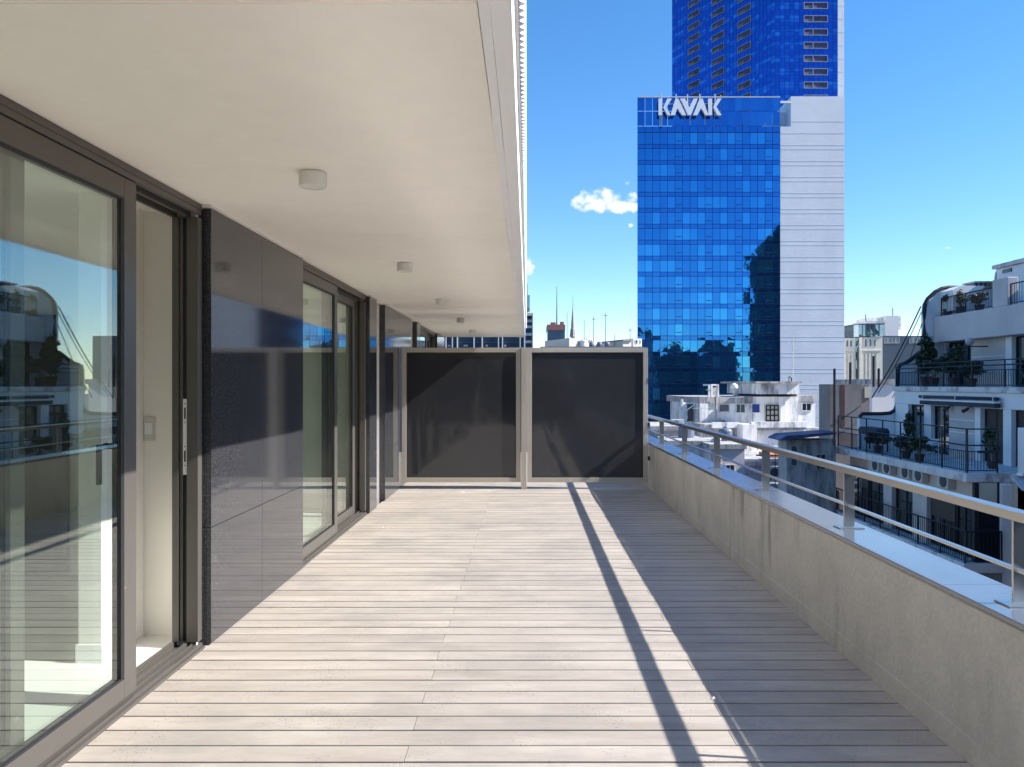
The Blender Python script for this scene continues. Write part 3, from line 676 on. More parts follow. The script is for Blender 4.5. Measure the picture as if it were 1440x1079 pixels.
wl = LL/NL; wr = (xr1-xr0)/NR
k = -11
while k < 14:
    zc = z_open + k*F2
    vis = -8 <= k <= 8
    for (za, zb, mat_) in ((zc-F2*.50+.03, zc-F2*.27, 'tglass'), (zc-F2*.27+.04, zc+F2*.03, 'tglass2'), (zc+F2*.03+.04, zc+F2*.27, 'tglass2'), (zc+F2*.27+.04, zc+F2*.50, 'tglass')):
        nm = 'window_band' if mat_ == 'tglass2' else 'spandrel_band'
        if k < -8 and nm == 'spandrel_band' and k != -11: pass
        m = panes(MB(), (XL, YL), tuple(Ul), Nl, 0, LL, NL, za, zb, .09, .006)
        m = panes(m, (xr0, D2+.1), (1,0), (0,-1), 0, xr1-xr0, NR, za, zb, .09, .006)
        m.build(nm, M[mat_], t2)
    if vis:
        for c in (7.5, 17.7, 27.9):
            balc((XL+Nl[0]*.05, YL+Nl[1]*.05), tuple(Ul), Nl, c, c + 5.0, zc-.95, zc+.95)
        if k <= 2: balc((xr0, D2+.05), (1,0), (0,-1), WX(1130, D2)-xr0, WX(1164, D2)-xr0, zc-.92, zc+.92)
    k += 1

# ---- generic pieces for the old roofs
def window_on(t, px0, px1, py0, py1, d, mat_, mull=1, frame='cementedge', proud=.06):
    m = MB(); x0, x1, z1, z0 = WX(px0, d), WX(px1, d), WZ(py0, d), WZ(py1, d); f = max(.06, (x1-x0)*.05)
    m.box(x0-f, x1+f, d-proud, d-.002, z1, z1+f); m.box(x0-f, x1+f, d-proud*1.6, d-.002, z0-f, z0); m.box(x0-f, x0, d-proud, d-.002, z0, z1); m.box(x1, x1+f, d-proud, d-.002, z0, z1)
    for i in range(mull): 
        xx = x0 + (x1-x0)*(i+1)/(mull+1); m.box(xx-f*.3, xx+f*.3, d-proud*.7, d-.024, z0, z1)
    w = m.build('window', M[frame], t)
    m = MB(); m.box(x0, x1, d-.022, d-.003, z0, z1); m.build('pane', M[mat_], w)
    return w

# ---- old white house on the middle right
D = 62.0
oh = thing('rooftop_house', (WX(1060, D), D+4, GZ), 'old stained white rooftop house with a big water tank box, below the office tower', 'house')
m = MB(); wall_box(m, 979, 1051, 568, 640, D, 9); m.build('left_wall', M['oldwhite2'], oh)
m = MB(); wall_box(m, 974, 1054, 559, 568.0, D-.15, 9.3); m.build('cornice', M['oldgrey'], oh)
m = MB(); wall_box(m, 974, 986, 568.1, 600, D-.3, 8); m.build('corner_pier', M['oldwhite'], oh)
m = MB(); wall_box(m, 1051.2, 1117, 558.6, 640, D-.35, 9); m.build('centre_wall', M['oldwhite2'], oh)
m = MB(); wall_box(m, 1117.2, 1143, 566, 640, D, 8); m.build('right_wall', M['oldwhite2'], oh)
m = MB(); wall_box(m, 1115.5, 1144.5, 557, 565.8, D-.1, 8.2); m.build('cornice', M['oldgrey'], oh)
m = MB(); wall_box(m, 1058, 1117, 540, 555, D-1.2, 7); tk = m.build('water_tank', M['oldwhite'], oh)
m = MB(); wall_box(m, 1053, 1119, 537, 539.8, D-1.6, 8); m.build('tank_lid', M['oldgrey'], tk)
m = MB(); wall_box(m, 1060, 1115, 555.1, 558.4, D-.2, 5); m.build('shaded_tank_gap', M['blackedge'], tk)  # black block standing in for the shaded gap under the tank
m = MB(); x = WX(1089, D); m.box(x-.2, x+.2, D-.8, D-.36, WZ(594, D), WZ(558.5, D)); m.build('pilaster', M['oldwhite2'], oh)
for (a, b_, c, e, mt, mu) in ((1002.5, 1016, 569.5, 579, 'greywin', 0), (1027, 1039, 569.5, 580.5, 'tealwin', 1), (1049.0, 1060, 569, 580.5, 'bluewin', 0)):
    window_on(oh, a, b_, c, e, D-.36 if a > 1045 else D, mt, mu)
window_on(oh, 1123.5, 1136, 568.5, 578, D, 'darkwin', 1)
m = MB(); wall_box(m, 1067, 1086, 570.5, 593, D-.42, .05); dr = m.build('door', M['creamblind'], oh)
m = MB()
for px in (1067.4, 1073.2, 1079.2, 1085.4): m.box(WX(px,D)-.05, WX(px,D)+.05, D-.5, D-.43, WZ(593, D), WZ(570.5, D))
for py in (570.8, 577, 585, 592.5): m.box(WX(1067,D), WX(1086,D), D-.5, D-.43, WZ(py, D)-.05, WZ(py, D)+.05)
m.build('door_grille', M['iron'], dr)
m = MB(); wall_box(m, 1040, 1122, 594, 602, D-4, .35); m.build('terrace_parapet', M['oldwhite'], oh)
m = MB(); wall_box(m, 1041, 1120, 602.1, 606, D-3.9, .3); m.build('drip_band', M['oldgrey'], oh)
m = MB(); m.box(WX(1050, D-3.6), WX(1121, D-3.6), D-3.6, D-.5, GZ, WZ(606.1, D-3.6)); m.build('front_wall', M['oldwhite2'], oh)
m = MB(); m.box(WX(1121.3, D-2), WX(1150, D-2), D-2, D+5, GZ, WZ(603, D-2)); m.build('right_block', M['oldgrey'], oh)
m = MB(); m.box(WX(975, D-3), WX(1040, D-3), D-3, D-.4, GZ, WZ(597, D-3)); m.build('lower_block', M['oldgrey'], oh)
m = MB(); m.box(WX(984, D-3), WX(1022, D-3), D-3.3, D-3.02, WZ(602, D-3), WZ(594, D-3)); m.build('roof_parapet', M['oldwhite'], oh)
m = MB(); m.box(WX(1022, D-3.2), WX(1042, D-3.2), D-4.2, D-3.05, WZ(640, D-3), WZ(596, D-3)); m.build('stair_block', M['oldwhite2'], oh)
m = MB(); m.tube([(WX(995.5, D), D-.35, WZ(558, D)), (WX(995.5, D), D-.35, WZ(590, D)), (WX(999, D), D-.35, WZ(592.5, D)), (WX(1008, D), D-.35, WZ(592.5, D))], .10); m.build('drain_pipe', M['oldgrey'], oh)
# rooftop bits of the old house
t = thing('roof_box', (WX(997, D), D+2, WZ(559, D)), 'open white roof frame box at the left end of the old stained house', 'roof unit')
m = MB(); wall_box(m, 991.5, 1002.5, 541, 543.2, D+.2, 2.0); wall_box(m, 991.5, 993.2, 543.3, 559, D+.2, .4); wall_box(m, 1001, 1002.5, 543.3, 559, D+.2, .4); m.build('frame', M['oldwhite2'], t)
m = MB(); wall_box(m, 993.8, 1000.5, 545, 558.9, D+.8, 1); m.build('tank', M['cementedge'], t)
t = thing('vent_cowl', (WX(1031, D), D+2, WZ(559, D)), 'curved white vent cowl on the flat roof of the old stained house', 'vent')
m = MB(); m.tube([(WX(1033, D), D+1, WZ(559.5, D)), (WX(1032.5, D), D+1, WZ(549, D)), (WX(1030.5, D), D+.8, WZ(544.5, D)), (WX(1027, D), D+.5, WZ(544, D)), (WX(1026, D), D+.3, WZ(546, D))], .26, 10); m.build('duct', M['white'], t, smooth=True)
m = MB(); m.box(WX(1030, D), WX(1036, D), D+.5, D+1.5, WZ(559.3, D), WZ(557.5, D)); m.build('base', M['oldgrey'], t)
t = thing('roof_chimney', (WX(988, D), D+2, WZ(559, D)), 'thin white chimney pipe beside the roof frame box', 'chimney')
m = MB(); wall_box(m, 987.2, 989, 542, 559, D+.1, .12); m.build('pipe', M['white'], t); m = MB(); wall_box(m, 985, 991, 548, 549.5, D+.05, .3); m.build('collar', M['oldgrey'], t)
t = thing('mesh_enclosure', (WX(965, D), D, WZ(592, D)), 'grey mesh enclosure in a white frame left of the old stained house', 'enclosure')
m = MB(); m.prism([(WX(958,D), WZ(568,D)), (WX(979,D), WZ(569,D)), (WX(979,D), WZ(594,D)), (WX(958,D), WZ(594,D))], 'y', D+1.4, D+1.5); m.build('mesh_panel', M['greywin'], t)
m = MB(); wall_box(m, 949.5, 957.8, 568, 594, D+.8, .5); wall_box(m, 950.2, 952.5, 562, 567.9, D+.8, .4); m.build('white_post', M['oldwhite2'], t)
m = MB(); m.tube([(WX(953,D), D+1, WZ(568,D)), (WX(973,D), D+1, WZ(568,D)), (WX(979,D), D+1, WZ(564.5,D))], .06); m.tube([(WX(961.5,D), D+.9, WZ(590,D)), (WX(961.5,D), D+.9, WZ(577,D)), (WX(978,D), D+.9, WZ(566,D))], .06); m.build('frame_bar', M['white'], t)
t = thing('antenna_mast', (WX(1134, D), D+3, WZ(557, D)), 'thin television mast on the right end of the old stained house', 'antenna')
m = MB(); m.tube([(WX(1134, D), D+3, WZ(557, D)), (WX(1134, D), D+3, WZ(472, D))], .035); m.tube([(WX(1119.5, D), D+3, WZ(483, D)), (WX(1134, D), D+3, WZ(474, D))], .03); m.build('mast', M['palegrey'], t)
m = MB(); m.lathe(WX(1133.4, D), D+3, [(.03, WZ(553,D)), (.12, WZ(552,D)), (.12, WZ(549.5,D)), (.03, WZ(548.8,D))], 8); m.build('beacon', M['towerred'], t)
t = thing('roof_railing', (WX(1113, D), D, WZ(537, D)), 'small hooped ladder top on the lid of the water tank box', 'ladder')
m = MB(); m.tube([(WX(1112, D), D+1, WZ(537, D)), (WX(1112, D), D+1, WZ(531.5, D)), (WX(1114, D), D+1, WZ(530, D)), (WX(1116, D), D+1, WZ(531.5, D)), (WX(1116, D), D+1, WZ(537, D))], .05); m.build('hoop', M['iron'], t)

# ---- lower roofs between
def block(name, label, cat, px0, px1, py, d, depth, mat_, wins=(), cap=None, bottom=None):
    t = thing(name, ((WX(px0,d)+WX(px1,d))/2, d+depth/2, GZ), label, cat)
    m = MB(); m.box(WX(px0,d), WX(px1,d), d, d+depth, GZ if bottom is None else bottom, WZ(py,d)); m.build('wall', M[mat_], t)
    m = MB(); e = .12; zt = WZ(py, d)
    m.box(WX(px0,d)-e, WX(px1,d)+e, d-e, d+depth+e, zt+.003, zt+.3); m.build('parapet_cap', M[cap or 'oldgrey'], t)
    for w in wins: window_on(t, *w[:4], d, w[4], w[5] if len(w) > 5 else 1)
    return t
block('low_house', 'low white house with a stained wall, seen between the far railing posts', 'house', 941, 998, 627, 50, 9, 'oldwhite2', cap='oldgrey')
block('low_house', 'grey stained house with a shed roof behind the far end of the railing', 'house', 916, 962, 606, 54, 6, 'oldgrey', ((926, 938, 612, 622, 'darkwin'),))
block('low_house', 'narrow blue grey house with dark windows below the white front wall of the stained house', 'house', 1000, 1047, 632, 48, 6, 'bandgrey', ((1004, 1013, 640, 652, 'darkwin'), (1021, 1032, 655, 672, 'darkwin'), (1003, 1014, 662, 676, 'darkwin')))
t = block('terrace_house', 'low lilac walled terrace house left of the brown terrace wall', 'house', 1042, 1131, 656, 50, 8, 'lilac', cap='oldgrey')
m = MB(); m.box(WX(1040,47), WX(1135,47), 42, 49.8, GZ, WZ(676, 47)); m.build('low_roof', M['roofgrey'], t)
t = block('roof_shed', 'small pale roof shed with an orange red tiled base, beyond the lilac wall', 'shed', 1084, 1106, 646, 52.5, 2.2, 'cream', ((1098, 1103, 645.9+3, 655, 'rust', 0),), cap='terracotta')
m = MB(); wall_box(m, 1083.5, 1106.5, 653.5, 658.0, 52.3, .15); m.build('tiled_base', M['terracotta'], t)

# ---- dark house with navy sheet roof
D = 38.5
t = thing('dark_house', (WX(1140, D), D+2, GZ), 'dark grey rendered house with a sloping navy sheet roof, left of the brown concrete block', 'house')
m = MB(); m.box(WX(1110, D), WX(1180, D), D+.4, D+1.7, GZ, WZ(620, D)); m.build('wall', M['oldgrey'], t)
m = MB(); m.prism([(WX(1096, D), WZ(620, D)), (WX(1174, D), WZ(611, D)), (WX(1174, D), WZ(608, D)), (WX(1106, D), WZ(613, D)), (WX(1096, D), WZ(618, D))], 'y', D-.2, D+1.8); m.build('roof', M['navyroof'], t)
window_on(t, 1113, 1120, 628, 655, D+.38, 'tealwin', 0, 'oldgrey'); window_on(t, 1148, 1160, 640, 660, D+.38, 'darkwin', 1, 'oldgrey')

# ---- brown concrete block with poles
D = 43.0
t = thing('concrete_block', (WX(1188, D), D+3, GZ), 'bare brown grey concrete stair block with a rust streak and thin poles', 'building')
m = MB(); m.box(WX(1167, D), WX(1211, D), D, D+1.6, GZ, WZ(541, D)); m.build('wall', M['browncon'], t)
m = MB(); m.box(WX(1211.1, D), WX(1226, D), D+.3, D+1.5, GZ, WZ(541.5, D)); m.build('side_wall', M['browncon'], t)
m = MB(); wall_box(m, 1216, 1225, 545, 560, D+.25, .04); m.build('vent_opening', M['creamblind'], t)
m = MB(); wall_box(m, 1183, 1188, 541.5, 600, D-.015, .01); m.build('rust_streak', M['rust'], t)
for px, top in ((1172.5, 519), (1201, 510), (1245.5, 500), (1253, 518)):
    m = MB(); m.tube([(WX(px, D), D-.1 if px < 1180 else D+.5 if px < 1230 else D+1.5, WZ(640 if px < 1180 else 545, D)), (WX(px, D), D-.1 if px < 1180 else D+.5 if px < 1230 else D+1.5, WZ(top, D))], .075, 8); m.build('pole', M['iron'], t)
block('white_house', 'plain white wall house behind the guy cables, right of the brown concrete block', 'house', 1226.3, 1266, 541, 45.5, 5, 'flatwhite', cap='oldgrey')
block('white_house', 'sunny white walled yard house behind the terrace bars', 'house', 1130, 1190, 636, 47.5, 4, 'oldwhite2', cap='oldgrey')

# ================================================================== stepped apartment building across the gap (facade faces the terrace)
def FX(X, px): return X*1080.0/(px-741.0)
YF = 39.7                                   # its party wall
ap = thing('apartment_building', (20, 33, GZ), 'stepped apartment building with planted terraces and black iron railings, on the right', 'building')
def apart(name, mat_, bevel=0): 
    global m
    return m.build(name, M[mat_], ap, bevel=bevel)
Z0t, Z0b = -1.71, -2.05                      # slab of the lowest terrace
Z1t, Z1l, Z1b = EYE-.15, EYE-.38, EYE-1.03   # slab of the middle terrace and its fascia
Z2b, Z2t = EYE+2.10, EYE+3.42                # band under the roof terrace
ZL = EYE-6.5; ZH = EYE-4.15                  # lowest storey seen: floor and window heads
# bulk, storey by storey
m = MB(); m.box(16.7, 34, 27.95, YF, GZ, Z0b-.005); m.box(17.62, 34, 16, 27.94, GZ, Z0b-.005); apart('lower_mass', 'pinkwall')
m = MB(); m.box(15.95, 34, 27.9, YF, Z0b, Z0t); m.box(17.6, 34, 16, 27.895, Z0b, Z0t); apart('terrace_slab', 'cementedge', .03)
m = MB(); m.box(19.4, 34, 16, YF-.05, Z0t+.003, Z1b); apart('middle_mass', 'darkwin')
m = MB(); m.box(19.0, 34, 15.9, YF-.02, Z1b+.003, Z1l-.003); apart('fascia', 'flatwhite', .02)
m = MB(); m.box(18.9, 34, 15.9, YF-.01, Z1l, Z1t); apart('ledge', 'cementedge', .03)
m = MB(); m.box(22.3, 34, 15.8, YF-.05, Z1t+.003, Z2b); apart('upper_mass', 'darkwin')
m = MB(); m.box(21.0, 34, 15.8, YF-.04, Z2b+.003, Z2t); apart('roof_band', 'bandgrey', .04)
# party wall with its swept, dark edged profile
prof = [(1209,700),(1209,588),(1213,583),(1240,583),(1252,582),(1259,578),(1262,570),(1262,549),(1263,520),(1266,514),(1273,512),(1282,506),(1292,498),(1301,493),(1300,471),(1300,440),(1301,429),(1305,421),(1316,411),(1325,406.5),(1334,405),(1368,405.8),(1398,403.5),(1402,400),(1404,384),(1407,378),(1412,376),(1470,377.5)]
pw = [(WX(x, YF), WZ(y, YF)) for x, y in prof]
poly = pw + [(WX(1470, YF), GZ), (pw[0][0], GZ)]
m = MB(); m.prism(poly, 'y', YF, YF+.32); pwall = apart('party_wall', 'flatwhite')
m = MB(); m.tube([(x, YF+.02, z+.02) for x, z in pw[1:]], .10, 6); m.build('edge_flashing', M['blackedge'], pwall)

def wallpieces(X, Zb, Zt, segs, thick=.32):
    # segs: (px0, px1, material) piers on the facade plane, given where they stand along the street
    for (a, b_, mt) in segs:
        y1, y0 = min(FX(X, a), YF-.06), FX(X, b_)
        m = MB(); m.box(X, X+thick, y0, y1, Zb, Zt); m.build('pier', M[mt], ap)
def opening(X, Zb, Zt, px0, px1, kind, inset=.22):
    y1, y0 = min(FX(X, px0), YF-.1), FX(X, px1); f = .06; x0 = X+inset
    m = MB(); m.box(x0-.04, x0+.03, y0, y0+f, Zb, Zt); m.box(x0-.04, x0+.03, y1-f, y1, Zb, Zt); m.box(x0-.04, x0+.03, y0+f, y1-f, Zt-f, Zt); m.box(x0-.04, x0+.03, y0+f, y1-f, Zb, Zb+f)
    ym = (y0+y1)/2; m.box(x0-.03, x0+.02, ym-f/2, ym+f/2, Zb+f, Zt-f)
    w = m.build('window', M['iron'], ap)
    if kind == 'shutter':
        m = MB(); n = int((Zt-Zb)/.09)
        for i in range(n):
            z = Zb+f + i*(Zt-Zb-2*f)/n; m.box(x0+.0, x0+.018, y0+f, y1-f, z+.004, z+(Zt-Zb-2*f)/n-.004)
        m.build('roller_shutter', M['shutter'], w)
    else:
        m = MB(); m.box(x0+.005, x0+.015, y0+f, y1-f, Zb+f, Zt-f); m.build('pane', M['dark_glass'], w)
        if kind == 'curtain':
            m = MB(); yy = y0 + (y1-y0)*.35; m.box(x0+.06, x0+.075, yy, yy+(y1-y0)*.3, Zb+f, Zt-f); m.build('curtain', M['curtain'], w)
    return w
M['dark_glass'] = glass_mat('dark_window_pane', tint=(.55,.6,.62), base=.10, k=.8, pw=2.5)
# middle storey
wallpieces(19.02, Z0t+.003, Z1b, [(1255,1277,'flatwhite'),(1299.5,1309,'flatwhite'),(1334.5,1370.3,'stoneclad'),(1370.6,1378.5,'flatwhite'),(1410.5,1422,'flatwhite'),(1462,1500,'flatwhite')])
opening(19.02, Z0t+.02, Z1b-.02, 1277.3, 1299.2, 'curtain'); opening(19.02, Z0t+.02, Z1b-.02, 1309.3, 1334.2, 'curtain')
opening(19.02, Z0t+.02, Z1b-.02, 1378.8, 1410.2, 'shutter'); opening(19.02, Z0t+.02, Z1b-.02, 1422.3, 1461.7, 'shutter')
m = MB(); y0, y1 = FX(19.0, 1370), FX(19.0, 1334.5)
for zz in (Z0t+.55, Z0t+1.1, Z0t+1.65): m.box(19.005, 19.03, y0, y1, zz, zz+.03)
m.build('stone_band', M['flatwhite'], ap)
# upper storey
wallpieces(21.6, Z1t+.003, Z2b, [(1310,1322,'flatwhite'),(1365.5,1413.5,'stoneclad'),(1413.8,1422.6,'flatwhite'),(1462,1520,'bandgrey')])
opening(21.6, Z1t+.02, Z2b-.02, 1322.3, 1345, 'dark'); opening(21.6, Z1t+.02, Z2b-.02, 1346, 1365.2, 'dark'); opening(21.6, Z1t+.02, Z2b-.02, 1423, 1461.5, 'curtain')
m = MB(); y0, y1 = FX(21.6, 1413), FX(21.6, 1366)
for zz in (Z1t+.7, Z1t+1.4): m.box(21.585, 21.61, y0, y1, zz, zz+.04)
m.build('stone_band', M['flatwhite'], ap)
# lowest storey seen between the rails
XB = 16.3
wallpieces(XB, ZL, ZH, [(1242.3,1254,'stoneclad'),(1283.3,1303,'stoneclad')])
m = MB(); m.box(XB, XB+.38, 27.95, 36.75, ZH+.003, Z0b-.005); apart('lintel_wall', 'pinkwall')
for (a, b_, kd) in ((1183,1216,'curtain'),(1218,1242,'dark'),(1254.3,1283,'curtain'),(1303.3,1337,'shutter_half'),(1338.5,1361,'curtain')):
    opening(XB, ZL+.02, ZH-.02, a, b_, 'curtain' if kd == 'curtain' else 'dark')
y0, y1 = FX(XB, 1337), FX(XB, 1303.5); m = MB(); m.box(XB+.16, XB+.175, y0, y1, ZL+1.15, ZH-.1); apart('roller_shutter', 'shutter')
# end bay of that storey, facing the viewer
xa, xb = 16.25, 17.15; yq = 27.93
m = MB(); m.box(xa, xa+.16, yq-.05, yq+.1, ZL, Z0b-.01); m.box(xb-.06, xb, yq-.05, yq+.05, ZL, Z0b-.01); m.box(xa+.16, xb-.06, yq-.04, yq+.05, ZH+1.62, ZH+1.70); m.box(xa+.16, xb-.06, yq-.04, yq+.05, ZL+1.15, ZL+1.22); m.box(xa+.16, xb-.06, yq-.04, yq+.05, ZL, ZL+.08)
bay = m.build('bay_window', M['iron'], ap)
m = MB(); m.box(xa+.16, xb-.06, yq-.01, yq, ZL+.08, Z0b-.75); m.build('pane', M['darkwin'], bay)
m = MB(); m.box(xa+.16, xb-.06, yq-.012, yq, Z0b-.745, Z0b-.02); m.build('cream_blind', M['creamblind'], bay)
m = MB(); m.box(xb+.003, 17.65, yq-.1, yq+.4, GZ, Z0b-.01); apart('end_pier', 'flatwhite', .08)
m = MB(); m.box(15.75, 17.2, 27.7, YF, ZL-.35, ZL-.0); apart('balcony_slab', 'cementedge', .03)
m = MB(); m.box(16.0, 17.2, 27.8, YF-.1, GZ, ZL-.36); apart('base_wall', 'browncon')

def rail_run(name, P, Q, z0, h, nb, mid=True, r=.018, post_every=2.0, extra=None):
    # balustrade from P to Q: posts, top and bottom rails, thin bars
    P = Vector((P[0], P[1], z0)); Q = Vector((Q[0], Q[1], z0)); m = MB(); Lr = (Q-P).length; up = Vector((0,0,1))
    m.tube([P+up*h, Q+up*h], .03, 6); m.tube([P+up*.08, Q+up*.08], .02, 4)
    if mid: m.tube([P+up*(h*.78), Q+up*(h*.78)], .018, 4)
    n = max(1, round(Lr/post_every))
    for i in range(n+1):
        p = P.lerp(Q, i/n); m.tube([p, p+up*(h if extra is None else extra)], .032, 5)
    for i in range(nb):
        p = P.lerp(Q, (i+.5)/nb); m.tube([p+up*.08, p+up*(h*.78 if mid else h)], r*.8, 3)
    if extra: m.tube([P+up*extra, Q+up*extra], .026, 5)
    return m.build(name, M['iron'], ap)
rail_run('lower_railing', (16.05, YF-.1), (16.05, 28.05), Z0t, 1.0, 90, True, extra=1.6, post_every=1.55)
rail_run('lower_railing', (16.05, 28.0), (17.15, 28.0), Z0t, 1.0, 10, True, extra=1.6, post_every=1.1)
rail_run('middle_railing', (18.98, YF-.2), (18.98, 17.0), Z1t, .90, 150, True, extra=1.1, post_every=2.2)
rail_run('roof_railing', (21.1, YF-.6), (21.1, 34.8), Z2t, .92, 34, False, post_every=1.8)
rail_run('roof_railing', (21.1, 33.5), (21.1, 16.5), Z2t, .92, 100, False, post_every=1.8)
rail_run('balcony_railing', (15.85, YF-.3), (15.85, 27.8), ZL, 1.15, 80, False, post_every=1.6)
rail_run('balcony_railing', (15.85, 27.75), (17.15, 27.75), ZL, 1.15, 9, False, post_every=1.3)
m = MB(); m.box(21.02, 21.5, 33.6, 34.7, Z2t+.003, Z2t+1.25); apart('pilaster', 'bandgrey', .03)
# set back roof rooms
m = MB(); m.box(24.2, 33, 22, YF-.1, Z2t+.01, WZ(380, YF)); rr = apart('roof_room', 'flatwhite', .03)
m = MB(); m.box(24.0, 33, 21.8, YF-.05, WZ(380, YF)+.003, WZ(378, YF)+.12); m.build('roof_slab', M['cementedge'], rr)
for yy in (36.0, 38.3):
    m = MB(); m.box(24.16, 24.198, yy, yy+.75, WZ(388, YF), WZ(383, YF)); m.build('small_window', M['darkwin'], rr)
m = MB(); m.box(24.16, 24.198, 30, 33, Z2t+.1, Z2t+2.0); m.build('glass_door', M['darkwin'], rr)
m = MB(); m.prism([(WX(1322,YF), WZ(412,YF)), (WX(1334,YF), WZ(406.2,YF)), (WX(1366,YF), WZ(407,YF)), (WX(1352,YF), WZ(420,YF)), (WX(1340,YF), WZ(440,YF)), (WX(1322,YF), WZ(440,YF))], 'y', YF-1.2, YF-.003); apart('stair_wall', 'flatwhite')
# chimney hood on the party wall: four open sides under a slab
t = thing('chimney_hood', (WX(1380, YF), YF+.2, WZ(405, YF)), 'flat topped chimney hood with four square smoke openings on the party wall edge', 'chimney')
m = MB(); m.box(WX(1364.5,YF), WX(1395,YF), YF-.35, YF+.75, WZ(399,YF), WZ(397,YF)); m.build('cap_slab', M['cementedge'], t, bevel=.01)
for px in (1367, 1373.5, 1379.5, 1386, 1391.2):
    m = MB(); m.box(WX(px-1.2,YF), WX(px+1.2,YF), YF-.2, YF+.6, WZ(403.5,YF), WZ(399,YF)-.003); m.build('pillar', M['browncon'], t)
m = MB(); m.box(WX(1365.8,YF), WX(1392.5,YF), YF-.2, YF+.6, WZ(406.5,YF), WZ(403.6,YF)); m.build('chimney_base', M['browncon'], t)
# white neighbour wing nearer on the right
t = thing('white_wing', (20, 26, GZ), 'rough white wall wing with a little lean-to canopy, beyond the near end of the railing', 'building')
m = MB(); m.box(17.62, 24, 24.5, 27.6, GZ, -.03); m.build('wall', M['flatwhite'], t, bevel=.03)
cz = WZ(672, 24.4)
m = MB(); m.prism([(24.49, cz+.05), (24.49, cz-.02), (23.9, cz-.36), (23.9, cz-.30)], 'x', WX(1423.5,24.4), WX(1460,24.4)); m.build('canopy', M['bandgrey'], t)
m = MB(); m.box(WX(1432,24.4), WX(1460,24.4), 24.2, 24.49, cz+.06, cz+.14); m.build('canopy_ridge', M['white'], t)

# air conditioners hung under the terrace slab
t0 = thing('air_conditioner', (15.98, 35.4, ZH+.1), 'first air conditioner from the far end, hung under the terrace slab of the apartment building', 'air conditioner', 'air conditioners hung under the terrace slab')
m = MB(); m.box(16.0, 16.29, 35.0, 35.8, ZH+.12, ZH+.68); m.build('casing', M['acwhite'], t0, bevel=.02)
m = MB(); vs = []; nseg = 18
for (xx, rr_) in ((15.995, .24), (15.97, .23), (15.965, .05), (15.965, .001)):
    vs += [(xx, 35.32 + rr_*math.cos(2*math.pi*k/nseg), ZH+.40 + rr_*math.sin(2*math.pi*k/nseg)) for k in range(nseg)]
m.add(vs, [(i*nseg+k, i*nseg+(k+1)%nseg, (i+1)*nseg+(k+1)%nseg, (i+1)*nseg+k) for i in range(3) for k in range(nseg)]); m.build('fan_grille', M['acdark'], t0)
m = MB(); m.box(16.02, 16.28, 35.1, 35.14, ZH+.685, Z0b-.006); m.build('hanger', M['iron'], t0)
for yy, lb in ((34.25, 'second air conditioner under the terrace slab, close beside the first'), (32.6, 'third air conditioner under the terrace slab, above a dark glass door'),
               (31.5, 'fourth air conditioner under the terrace slab, close beside the third'), (29.6, 'air conditioner nearest the corner bay, hung alone under the terrace slab')):
    c = copy_tree(t0, None, (0, yy-35.4, 0)); c['label'] = lb
# rolled awning, lamps, globe light
y1, y0 = FX(18.75, 1295.5), FX(18.75, 1402)
t = thing('rolled_awning', (18.75, (y0+y1)/2, EYE-.8), 'rolled navy awning with a white edge strip on the white fascia of the apartments', 'awning')
m = MB(); m.tube([(18.78, y0, EYE-.62), (18.78, y1+.2, EYE-.62)], .075, 10); m.build('roller', M['awning'], t, smooth=True)
m = MB(); m.box(18.66, 18.9, y0, y1, EYE-.98, EYE-.80); m.build('folded_cloth', M['awning'], t, bevel=.02)
m = MB(); m.box(18.64, 18.9, y0, y1, EYE-.795, EYE-.73); m.build('front_bar', M['white'], t)
for yy in (y0+.2, y1-.2, (y0+y1)/2):
    m = MB(); m.box(18.7, 18.998, yy-.03, yy+.03, EYE-.725, EYE-.55); m.build('bracket', M['palegrey'], t)
for px, lb in ((1337, 'black spotlight on the fascia under the middle of the rolled awning'), (1364, 'black spotlight on the fascia under the near end of the rolled awning')):
    yy = FX(18.9, px); t = thing('spotlight', (18.95, yy, EYE-1.1), lb, 'lamp', 'spotlights under the awning')
    m = MB(); m.box(18.9, 18.999, yy-.06, yy+.06, EYE-1.02, EYE-.985); m.build('bracket', M['iron'], t)
    m = MB(); m.tube([(18.86, yy, EYE-1.02), (18.78, yy+.05, EYE-1.12), (18.70, yy+.2, EYE-1.2)], .05, 8, .08); m.build('lamp_head', M['iron'], t)
yy = FX(21.3, 1380); t = thing('globe_lamp', (21.4, yy, EYE+2.0), 'pale globe lamp on a bracket under the lavender roof band', 'lamp')
m = MB(); m.lathe(20.75, yy, [(.01, EYE+1.78)] + [(.19*math.sin(a), EYE+1.97-.19*math.cos(a)) for a in [math.pi*i/10 for i in range(1,10)]] + [(.01, EYE+2.16)], 16); m.build('globe', M['globe'], t, smooth=True)
m = MB(); m.tube([(20.75, yy, EYE+1.80), (20.75, yy, EYE+1.74), (21.0, yy, EYE+1.74), (21.58, yy, EYE+1.74)], .03, 6); m.build('arm', M['iron'], t)

# guy cables from the roof corner down to the concrete block
for (xo, zo, px, py, lb) in ((0, 0, 1226, 560, 'thick black guy cable running from the roof corner down past the concrete block'), (.12, -.3, 1235, 553, 'second guy cable just under the thick one'), (.25, -.9, 1255, 560, 'thin lower guy cable dropping steeply from the roof corner')):
    a = Vector((WX(1301, YF)-.12+xo*.2, YF+.2, WZ(431, YF)+zo)); c = Vector((WX(px, 42.9), 42.9, WZ(py, 42.9)))
    pts = [a.lerp(c, i/12) - Vector((0,0,.25*math.sin(math.pi*i/12))) for i in range(13)]
    m = MB(); m.tube(pts, .035 if xo == 0 else .022, 5); tag(m.build('guy_cable', M['cable']), lb, 'cable')

